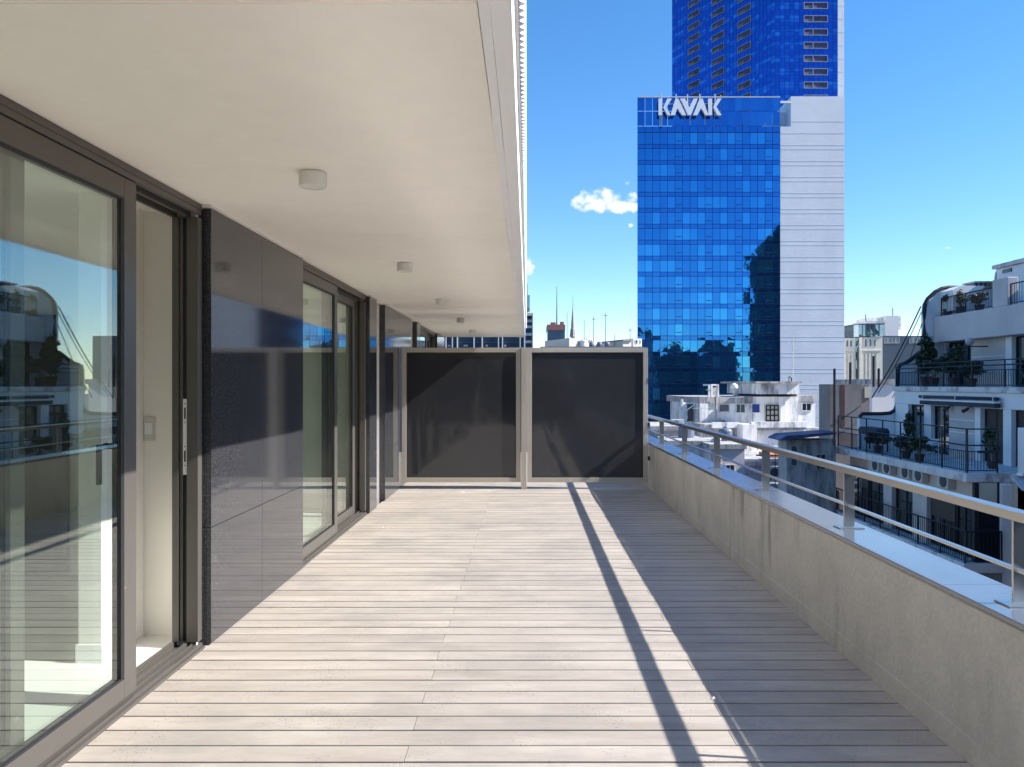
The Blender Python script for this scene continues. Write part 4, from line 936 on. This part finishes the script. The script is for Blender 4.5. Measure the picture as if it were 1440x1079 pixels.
# brown terrace wall beyond the party wall, with its bars
t = thing('terrace_fence', (16, 42.3, EYE-6), 'brown rendered terrace wall topped by black iron bars, beyond the party wall', 'fence')
m = MB(); m.box(16, 16.3, YF+.4, 44.4, GZ, EYE-5.6); m.box(16.31, 18.3, 44.1, 44.4, GZ, EYE-5.6); m.build('wall', M['brownwall'], t)
m = MB(); zb = EYE-5.6
for yy in [YF+.6 + i*.42 for i in range(9)]: m.tube([(16.15, yy, zb), (16.15, yy, zb+1.5)], .03, 5)
m.tube([(16.15, YF+.5, zb+1.5), (16.15, 44.3, zb+1.5)], .035, 5); m.tube([(16.15, YF+.5, zb+.75), (16.15, 44.3, zb+.75)], .025, 5); m.tube([(13.2, 44.25, zb+1.45), (16.15, 44.25, zb+1.45)], .03, 5)
m.tube([(13.6, 44.25, zb+1.45), (13.75, 44.25, zb-1)], .025, 5); m.tube([(14.3, 44.25, zb+1.6), (14.3, 44.25, zb-1.2)], .025, 5); m.build('iron_bars', M['iron'], t)

# ---- plants
def shrub(name, label, cat, cx, cy_, z, rx, ry, h, n, mats, leaf=.10, trunk=.02, pot=None, group=None, seed=1):
    r = random.Random(seed); t = thing(name, (cx, cy_, z), label, cat, group)
    zb = z
    if pot:
        m = MB(); m.lathe(cx, cy_, [(pot*.7, z+.002), (pot, z+pot*1.5), (pot*1.08, z+pot*1.5), (pot*1.08, z+pot*1.7), (pot*.9, z+pot*1.7), (pot*.88, z+pot*1.5)], 14); m.build('pot', M['darkpot'], t); zb = z+pot*1.5
    m = MB()
    cl = []
    for i in range(9):
        a = r.uniform(0, 6.28); q = r.uniform(.1, .8); p = Vector((cx + rx*q*math.cos(a), cy_ + ry*q*math.sin(a), zb + h*r.uniform(.35, .95))); cl.append((p, r.uniform(.25, .48)))
        m.tube([(cx + r.uniform(-.03,.03), cy_ + r.uniform(-.03,.03), zb), ((cx+p.x)/2+r.uniform(-.05,.05), (cy_+p.y)/2, zb+(p.z-zb)*.55), tuple(p)], trunk, 5, trunk*.4)
    m.build('stem', M['browncon'], t)
    parts = [MB() for _ in mats]
    for i in range(n):
        p, q = r.choice(cl); d = Vector((r.gauss(0,1), r.gauss(0,1), r.gauss(0,1))).normalized() * (r.random()**.5) * q
        c = p + Vector((d.x*rx*1.5, d.y*ry*1.5, d.z*h*.55)); c.z = max(c.z, zb+.02)
        u = Vector((r.gauss(0,1), r.gauss(0,1), r.gauss(0,.6))).normalized(); w = u.cross(Vector((r.gauss(0,1), r.gauss(0,1), r.gauss(0,1)))).normalized(); s = leaf*r.uniform(.6, 1.3)
        parts[i % len(parts)].add([c - u*s, c + w*s*.45 + u*.1*s, c + u*s, c - w*s*.45 + u*.1*s], [(0,1,2,3)])
    for mb, mm in zip(parts, mats): mb.build('foliage', M[mm], t)
    return t
shrub('potted_shrub', 'bushy flowering potted shrub at the far end of the roof terrace railing', 'plant', 21.5, 39.25, Z2t, .32, .3, .85, 600, ('leaf','flower'), .10, pot=.22, seed=3)
shrub('potted_shrub', 'dark bush with a spiky top behind the roof terrace railing', 'plant', 21.75, 38.5, Z2t, .3, .35, .8, 500, ('leafdark','leaf'), .10, pot=.25, seed=4)
shrub('potted_shrub', 'low dark shrubs in the middle of the roof terrace railing', 'plant', 21.8, 37.0, Z2t, .3, .8, .55, 500, ('leafdark',), .09, pot=.22, seed=5)
shrub('terrace_tree', 'broad dark leafy tree beside the party wall on the middle terrace', 'tree', 20.3, 39.0, Z1t, .55, .5, 1.9, 1300, ('leafdark','leaf'), .12, .04, pot=.3, seed=6)
shrub('potted_shrub', 'dense dark hedge plant behind the middle railing, near the tree', 'plant', 19.7, 37.2, Z1t, .5, 1.0, 1.0, 1100, ('leafdark',), .10, pot=.25, seed=7)
shrub('potted_shrub', 'dark tall leafy plant in front of the upper terrace windows', 'plant', 19.8, 35.6, Z1t, .5, .8, 1.35, 1000, ('leafdark',), .11, pot=.25, seed=8)
shrub('potted_shrub', 'overhanging bush on the lower terrace spilling through the railing', 'plant', 16.25, 31.8, Z0t, .42, .8, .85, 1000, ('leafdark','leaf'), .08, pot=.2, seed=9)
shrub('potted_shrub', 'slim upright plant beside the pale door on the lower terrace', 'plant', 18.2, 36.6, Z0t, .35, .35, 1.5, 380, ('leaf','leafdark'), .10, pot=.2, seed=10)
shrub('potted_shrub', 'tall thin plant with pale leaves at the corner of the lower terrace', 'plant', 17.8, 29.4, Z0t, .3, .3, 1.2, 300, ('leaf',), .09, pot=.18, seed=11)
shrub('planter_hedge', 'long dark low hedge along the lower railing near the covered grill', 'plant', 16.45, 36.0, Z0t, .22, 1.3, .62, 1300, ('leafdark',), .08, pot=.2, seed=12)
shrub('planter_hedge', 'dark low hedge along the lower railing toward the corner bay', 'plant', 16.45, 33.3, Z0t, .22, 1.0, .6, 1000, ('leafdark',), .08, pot=.2, seed=13)
shrub('planter_hedge', 'dark hedge along the middle railing above the rolled awning', 'plant', 19.45, 33.6, Z1t, .25, 1.2, .75, 1300, ('leafdark',), .09, pot=.22, seed=14)
t = thing('paper_scrap', (.915, 3.77, .002), 'tiny crumpled white paper scrap on the deck at the edge of the shadow', 'scrap')
m = MB(); m.add([(.905,3.765,.0015),(.924,3.762,.002),(.927,3.779,.0015),(.908,3.781,.004),(.914,3.771,.013),(.920,3.773,.011)], [(0,1,4),(1,5,4),(1,2,5),(2,3,5),(3,4,5),(3,0,4),(0,3,2,1)]); m.build('paper', M['white'], t)
# covered grill, table and chairs on the lower terrace
t = thing('covered_grill', (16.9, 37.4, Z0t), 'long black covered grill on thin legs at the far end of the lower terrace', 'grill')
m = MB(); m.prism([(36.4, Z0t+.75), (38.5, Z0t+.75), (38.5, Z0t+1.02), (38.3, Z0t+1.12), (36.6, Z0t+1.12), (36.4, Z0t+1.02)], 'x', 16.6, 17.2); m.build('cover', M['awning'], t, bevel=.03)
for (xx, yy) in ((16.66, 36.5), (17.14, 36.5), (16.66, 38.4), (17.14, 38.4)):
    m = MB(); m.box(xx-.03, xx+.03, yy-.03, yy+.03, Z0t+.003, Z0t+.748); m.build('leg', M['iron'], t)
t0 = thing('terrace_chair', (17.2, 33.9, Z0t), 'white slatted chair turned to the railing on the lower terrace, farther from the corner', 'chair', 'white chairs on the lower terrace')
def chair_parts(cx, cy_, z, t):
    m = MB(); m.box(cx-.22, cx+.22, cy_-.22, cy_+.22, z+.42, z+.46); m.build('seat', M['white'], t, bevel=.01)
    m = MB()
    for i in range(4): m.box(cx+.2, cx+.23, cy_-.2, cy_+.2, z+.52+i*.1, z+.58+i*.1)
    m.box(cx+.195, cx+.235, cy_-.23, cy_-.2, z+.46, z+.92); m.box(cx+.195, cx+.235, cy_+.2, cy_+.23, z+.46, z+.92); m.build('backrest', M['white'], t)
    for sx in (-1, 1):
        for sy in (-1, 1): m = MB(); m.tube([(cx+sx*.2, cy_+sy*.2, z+.42), (cx+sx*.23, cy_+sy*.23, z+.003)], .018, 5); m.build('leg', M['white'], t)
chair_parts(17.2, 33.9, Z0t, t0)
c = copy_tree(t0, None, (.1, -1.0, 0)); c.rotation_euler[2] = .5; c['label'] = 'white slatted chair turned askew on the lower terrace, nearer the corner'

# ================================================================== far skyline
def tower(name, label, cat, px0, px1, py, d, depth, mat_, group=None, bands=None):
    t = thing(name, ((WX(px0,d)+WX(px1,d))/2, d+depth/2, GZ), label, cat, group)
    m = MB(); m.box(WX(px0,d), WX(px1,d), d, d+depth, GZ, WZ(py,d)); m.build('wall', M[mat_], t)
    return t
D = 420.0
t = tower('red_topped_tower', 'blue grey office tower with a red brown top and a tall mast on the skyline', 'tower', 770, 794.5, 465, D, 22, 'towerblue')
m = MB(); wall_box(m, 769.5, 795, 457, 464.8, D-.4, 23); m.build('red_top', M['towerred'], t)
m = MB(); wall_box(m, 774.5, 781.5, 453.8, 456.8, D+2, 8); m.build('plant_room', M['towerred'], t); m = MB(); wall_box(m, 788, 793, 453, 456.8, D+2, 8); m.build('plant_room', M['towerred'], t)
m = MB(); m.tube([(WX(783.5,D), D+5, WZ(457,D)), (WX(783.5,D), D+5, WZ(402,D))], .42, 5, .12); m.build('mast', M['slate'], t)
for zz in range(5):
    m = MB(); zq = 467 + zz*4.6; wall_box(m, 770.5, 794, zq, zq+1.0, D-.3, .25); m.build('floor_band', M['slate'], t)
D = 330.0
t = thing('church_spire', (WX(806, D), D, GZ), 'slender grey church spire with a cream drum rising over the skyline roofs', 'spire')
cx = WX(805.6, D); zz_ = lambda py: WZ(py, D)
m = MB(); m.lathe(cx, D, [(WX(741+4.6,D), zz_(473.5)), (WX(741+3.3,D), zz_(463)), (WX(741+2.6,D), zz_(462.6)), (WX(741+2.5,D), zz_(456)), (WX(741+.55,D), zz_(433)), (WX(741+.5,D), zz_(432))], 8); m.build('spire', M['spire'], t)
m = MB(); m.lathe(cx, D, [(WX(741+3.2,D), GZ), (WX(741+3.2,D), zz_(474.5)), (WX(741+4.8,D), zz_(474.2)), (WX(741+4.8,D), zz_(473.2))], 12); m.build('drum', M['cream'], t)
m = MB(); m.tube([(cx, D, zz_(432)), (cx, D, zz_(416))], .12, 5, .03); m.build('finial', M['iron'], t)
for a in (-1.8, 1.2):
    m = MB(); m.box(cx+WX(741+a,D)-.22, cx+WX(741+a,D)+.22, D-WX(741+3.3,D)-.05, D-WX(741+2.2,D), zz_(483), zz_(479.5)); m.build('opening', M['slate'], t)
D = 150.0
t = tower('skyline_house', 'white skyline house with dark windows, left of the spire drum', 'house', 783.5, 803, 476, D, 12, 'cream')
for (a, b_) in ((797, 798.6), (799.8, 801.4)): window_on(t, a, b_, 480, 488, D, 'darkwin', 0)
t = tower('skyline_house', 'white skyline house right of the spire drum', 'house', 809.5, 826.5, 476.5, D+6, 12, 'oldwhite2')
for a in (812, 815.5): window_on(t, a, a+2, 479, 482, D+6, 'greywin', 0)
t = thing('water_tank', (WX(820.5, D), D+1, GZ), 'round cream water tank beside the spire drum', 'water tank')
m = MB(); m.lathe(WX(821, D), D+1, [(WX(741+5,D), GZ), (WX(741+5,D), WZ(481.5,D)), (WX(741+5.6,D), WZ(481.2,D)), (WX(741+5.6,D), WZ(479,D)), (WX(741+.5,D), WZ(477.8,D))], 18); m.build('drum', M['oldwhite2'], t)
for px, lb in ((832, 'leftmost of the three blue grey dome tanks on the skyline roof'), (843, 'middle of the three blue grey dome tanks on the skyline roof'), (854, 'rightmost of the three blue grey dome tanks on the skyline roof')):
    t = thing('dome_tank', (WX(px, D), D, WZ(489, D)), lb, 'tank', 'dome tanks on the skyline roof')
    rr = WX(741+3.9, D); m = MB(); m.lathe(WX(px, D), D, [(rr*.75, WZ(492,D)), (rr*.98, WZ(486.5,D)), (rr, WZ(484.8,D)), (rr*.9, WZ(483,D)), (rr*.62, WZ(481.5,D)), (rr*.05, WZ(480.8,D))], 16); m.build('dome', M['domeblue'], t, smooth=True)
    m = MB(); m.lathe(WX(px, D), D, [(rr*1.05, WZ(486.3,D)), (rr*1.05, WZ(485.9,D))], 16); m.build('rim', M['slate'], t)
tower('skyline_roof', 'long low grey roof carrying the three dome tanks', 'house', 760, 905, 488, D-4, 16, 'roofgrey')
t = tower('skyline_house', 'cream skyline house with a round corner between the dome tanks and the office tower', 'house', 862, 875, 480, D-2, 10, 'cream')
m = MB(); wall_box(m, 860.5, 876, 478, 479.9, D-2.4, 11); m.build('roof', M['browncon'], t)
t = tower('skyline_house', 'white skyline house with square windows just left of the office tower', 'house', 877, 890.5, 476.5, D+3, 10, 'oldwhite2')
for (a, b_) in ((880, 883.5), (886.8, 888.5)): window_on(t, a, b_, 479, 483.5, D+3, 'darkwin', 0)
for (px, top, d_, cross, lb) in ((797.5, 440, 165, 0, 'plain thin mast just left of the spire'), (821.5, 451, 158, 0, 'short thin mast right of the spire'), (834.8, 446, 153, 1, 'television mast above the left dome tank with a crossbar'), (851.4, 441, 153, 1, 'tallest television mast with a crossbar, above the right dome tank'), (886, 461.5, 154, 1, 'short television mast next to the office tower'), (864.5, 470, 151, 0, 'very short mast on the round cornered cream house')):
    t = thing('antenna_mast', (WX(px,d_), d_, WZ(486,d_)), lb, 'antenna', 'thin masts on the skyline')
    m = MB(); m.tube([(WX(px,d_), d_, WZ(487,d_)), (WX(px,d_), d_, WZ(top,d_))], .075, 5, .05); m.build('mast', M['slate'], t)
    if cross:
        m = MB(); zq = WZ(top+3.5, d_); m.tube([(WX(px-2.6,d_), d_, zq), (WX(px+2.6,d_), d_, zq)], .06, 4); m.build('crossbar', M['slate'], t)
# buildings glimpsed beyond the end of the terrace
D = 62.0
t = tower('column_block', 'dark glazed office block with white columns, seen under the far end of the ceiling', 'building', 585, 738.5, 300, D, 15, 'slate')
for px in (627, 636, 643, 666.5, 678, 701, 706.5, 731.5, 737.5):
    m = MB(); wall_box(m, px-.7, px+.7, 300, 640, D-.35, .34); m.build('column', M['white'], t)
for py in (470, 481.5, 493): m = MB(); wall_box(m, 585, 738, py, py+.9, D-.12, .11); m.build('floor_band', M['domeblue'], t)
for (a, b_) in ((629.5, 633), (652, 658), (683, 686), (709, 712)):
    m = MB(); wall_box(m, a, b_, 485.5, 488, D-.1, .08); m.build('blind', M['palegrey'], t)
D = 95.0
t = tower('banded_block', 'dark office block with white window bands at the edge of the ceiling', 'building', 700, 748.2, 442, D, 15, 'slate')
for py in (450, 458.5, 469, 479.5): m = MB(); wall_box(m, 700, 748.0, py, py+3.6, D-.25, .24); m.build('white_band', M['oldwhite2'], t)
m = MB(); wall_box(m, 699, 749.8, 440.6, 444.5, D-.5, 16); m.build('cornice', M['cream'], t)
m = MB(); wall_box(m, 748.3, 749.8, 444.6, 500, D-.4, 15); m.build('end_pier', M['cream'], t)
D = 150.0
t = tower('glass_stair_tower', 'slim blue glass tower just above the dark office block with white bands', 'tower', 715, 741.8, 400, D, 12, 'towerblue')
m = MB(); wall_box(m, 734, 745, 415.5, 434, D-.8, 8); m.build('glass_box', M['drum'], t)

# right skyline behind the gap
D = 185.0
t = thing('pilaster_building', (WX(1225, D), D+5, GZ), 'pale stone building with flat pilasters, little square windows and a curved glass corner', 'building')
m = MB(); wall_box(m, 1170, 1203, 477.5, 700, D, 12); m.build('wall', M['cream'], t); m = MB(); wall_box(m, 1211.5, 1241, 475, 700, D-1, 12); m.build('wall', M['cream'], t)
m = MB(); m.lathe(WX(1208, D), D+1.5, [(WX(741+6.5,D), GZ), (WX(741+6.5,D), WZ(476,D))], 20); m.build('curved_glass', M['drum'], t)
m = MB(); m.prism([(WX(1203,D), D+1), (WX(1206,D), D-.5), (WX(1215,D), D-1.2), (WX(1237.8,D), D-1.4), (WX(1237.8,D), D+8), (WX(1203,D), D+8)], 'z', WZ(474.5,D), WZ(457.8,D)); dg = m.build('glass_storey', M['drum'], t)
m = MB(); m.prism([(WX(1202,D), D+1), (WX(1205,D), D-.9), (WX(1215,D), D-1.6), (WX(1239,D), D-1.8), (WX(1239,D), D+8.5), (WX(1202,D), D+8.5)], 'z', WZ(457.7,D), WZ(456.2,D)); m.build('flat_roof', M['slate'], dg)
for px in (1209, 1214, 1220, 1226.5, 1232.5): m = MB(); m.box(WX(px,D)-.08, WX(px,D)+.08, D-1.55, D-1.2, WZ(474,D), WZ(458,D)); m.build('glazing_bar', M['slate'], dg)
for (a, d_) in ((1190, D), (1195.3, D), (1216.2, D-1), (1222.6, D-1), (1228.8, D-1)): window_on(t, a, a+2.6, 479.5 if a < 1200 else 478, 488, d_, 'darkwin', 0)
for (a, b_, d_) in ((1188, 1202.5, D), (1212, 1240, D-1)): m = MB(); wall_box(m, a, b_, 492.5, 494.5, d_-.35, .34); m.build('moulding', M['cream'], t)
for px in (1213.5, 1218.5, 1223.5, 1228.5, 1233.5): m = MB(); wall_box(m, px-.9, px+.9, 498, 700, D-1.3, .29); m.build('pilaster', M['cream'], t)
for px in (1189.5, 1194.5, 1199.5): m = MB(); wall_box(m, px-.9, px+.9, 498, 700, D-.3, .29); m.build('pilaster', M['cream'], t)
t = tower('slate_building', 'dark slate blue glazed building behind the guy cables', 'building', 1241.3, 1330, 473, 190, 12, 'slate')
for (a, n) in ((1243.5, 4), (1279, 3)):
    for i in range(n): window_on(t, a+i*5.6, a+i*5.6+4, 476, 483, 190, 'towerblue', 1)
t = tower('grey_block', 'pale grey panelled block with a plant storey, above the glass drum storey', 'building', 1246, 1263.5, 444.5, 240, 14, 'palegrey')
m = MB(); wall_box(m, 1218, 1245.8, 452, 520, 241, 10); m.build('lower_wing', M['palegrey'], t); m = MB(); wall_box(m, 1219, 1247, 447.5, 451.8, 242, 8); m.build('plant_storey', M['cementedge'], t); m = MB(); wall_box(m, 1263.8, 1267, 445, 464, 241, 5); m.build('lift_shaft', M['cementedge'], t)
for px, top in ((1259.7, 433), (1221.3, 442)): m = MB(); m.tube([(WX(px,240), 242, WZ(452,240)), (WX(px,240), 242, WZ(top,240))], .15, 5); m.build('mast', M['slate'], t)
tower('blue_glass_block', 'low blue glass block peeping between the concrete tower wall and the glass drum storey', 'building', 1160, 1204, 467, 230, 10, 'kspan')

# ================================================================== unseen city masses guessed behind the viewer, added to supply reflections in the glass
bt = thing('added_stepped_tower', (140, -75, GZ), 'dark stepped apartment tower, a guess added behind the viewer to be mirrored in the office tower glass', 'tower')
m = MB(); m.box(128, 165, -90, -60, GZ, 76); m.build('wall', M['backdark'], bt); m = MB(); m.box(132, 165, -90, -60, 76.01, 81); m.build('upper_wall', M['backdark'], bt); m = MB(); m.box(137, 165, -90, -60, 81.01, 85); m.build('top_wall', M['backdark'], bt)
zq = 70
while zq > -10:
    m = MB(); w_ = rnd.choice((1.2, 2.0, .6, 2.6)); m.box(128-w_, 127.99, -88, -62, zq, zq+1.1); m.box(128, 165, -59.99, -58.8, zq, zq+1.1); m.build('balcony', M['backgrey'], bt); zq -= 3.3
for i, (x0, x1, yb, zt, mt, lb) in enumerate(((40, 62, -95, 21, 'backgrey', 'grey block added behind the viewer, mirrored at the left foot of the office tower'), (63, 78, -110, 30, 'cream', 'pale block added behind the viewer, mirrored left of the middle of the office tower'),
        (79, 101, -100, 20, 'backdark', 'dark low block added behind the viewer, mirrored in the middle of the office tower'), (102, 119, -85, 24, 'backgrey', 'stained grey block added behind the viewer, mirrored beside the dark stepped tower'), (12, 39, -60, 34, 'backgrey', 'low grey block added close behind the viewer to darken the smoked screens'),
        (-60, 11.6, -45, 24, 'backdark', 'dark wide block added behind the terrace to darken the smoked screens'))):
    t = thing('added_city_block', ((x0+x1)/2, yb-10, GZ), lb, 'building')
    m = MB(); m.box(x0, x1, yb-20, yb, GZ, zt); m.build('wall', M[mt], t); m = MB(); m.box(x0+3, x0+9, yb-12, yb-4, zt+.01, zt+3.5); m.build('roof_hut', M['backdark'], t); m = MB(); m.box(x0-.3, x1+.3, yb-20.3, yb+.3, zt-1.2, zt+.005-.01); m.build('cornice', M['backgrey' if mt != 'backgrey' else 'backdark'], t)

# ---- clutter on the low roofs
def roof_tank(px, py, d, r, label):
    t = thing('roof_tank', (WX(px,d), d, WZ(py,d)), label, 'water tank'); cx = WX(px,d); z = WZ(py,d)
    m = MB(); m.lathe(cx, d, [(r*.9, z+.3), (r, z+.4), (r, z+1.2), (r*.85, z+1.32), (r*.3, z+1.4), (r*.3, z+1.46)], 16); m.build('tank', M['domeblue'], t, smooth=False)
    for a in (0, 2.1, 4.2):
        m = MB(); m.box(cx+r*.7*math.cos(a)-.05, cx+r*.7*math.cos(a)+.05, d+r*.7*math.sin(a)-.05, d+r*.7*math.sin(a)+.05, z, z+.299); m.build('leg', M['oldgrey'], t)
def roof_unit(px, py, d, label, mat_='acwhite'):
    t = thing('roof_air_conditioner', (WX(px,d), d, WZ(py,d)), label, 'air conditioner'); x = WX(px,d); z = WZ(py,d)
    m = MB(); m.box(x-.45, x+.45, d, d+.35, z+.12, z+.8); m.build('casing', M[mat_], t, bevel=.02)
    m = MB(); m.tube([(x-.12, d-.001, z+.46), (x-.12, d-.02, z+.46)], .26, 16); m.build('fan_grille', M['acdark'], t)
    for sx in (-.35, .35): m = MB(); m.box(x+sx-.04, x+sx+.04, d+.02, d+.33, z+.002, z+.119); m.build('foot', M['iron'], t)
def aerial(px, py, d, h, label):
    t = thing('roof_aerial', (WX(px,d), d, WZ(py,d)), label, 'antenna'); x = WX(px,d); z = WZ(py,d)
    m = MB(); m.tube([(x, d, z-.2), (x, d, z+h)], .025, 5); m.build('mast', M['palegrey'], t)
    m = MB(); m.tube([(x-.6, d, z+h-.1), (x+.6, d, z+h-.05)], .018, 4)
    m.build('boom', M['palegrey'], t)
    for i in range(5): m = MB(); m.tube([(x-.5+i*.25, d-.28, z+h-.08), (x-.5+i*.25, d+.28, z+h-.08)], .012, 4); m.build('element', M['palegrey'], t)
roof_tank(965, 627, 53, .55, 'round dark water tank on the low white house between the railing posts')
roof_tank(1020, 632, 51, .45, 'small round dark water tank on the narrow blue grey house')
roof_unit(1092, 676, 45, 'pale air conditioner box on the low dark roof below the lilac wall')
roof_unit(953, 606, 55.5, 'white air conditioner box on the grey stained house behind the railing end')
aerial(986, 627, 52, 2.6, 'thin comb aerial on the low white house between the railing posts')
aerial(1150, 603, 62, 3.0, 'thin comb aerial at the right end of the old stained house')
aerial(1035, 594, 60, 2.0, 'short comb aerial on the terrace ledge of the old stained house')
t = thing('roof_duct', (WX(1010, 49), 49, WZ(632, 49)), 'bent grey roof duct on the narrow blue grey house', 'duct')
m = MB(); m.tube([(WX(1006,49), 49.5, WZ(632,49)), (WX(1006,49), 49.5, WZ(622,49)), (WX(1010,49), 49.5, WZ(618,49)), (WX(1016,49), 49.5, WZ(618,49))], .2, 10); m.build('duct', M['palegrey'], t, smooth=True)
m = MB(); m.box(WX(1004,49), WX(1008,49), 49.25, 49.75, WZ(632,49)+.301, WZ(629,49)+.3); m.build('base', M['oldgrey'], t)

# the sunny houses stand a little turned towards the sun
for o in [q for q in COL.objects if q.parent is None and q.name.split('.')[0] in ('skyline_house', 'water_tank')]: spin(o, R(22), o.location)
spin(oh, R(6), oh.location)
for q in COL.objects:
    if q.parent is None and q.name.split('.')[0] in ('roof_box', 'vent_cowl', 'roof_chimney', 'mesh_enclosure', 'roof_railing') or q.name == 'antenna_mast': spin(q, R(6), oh.location)
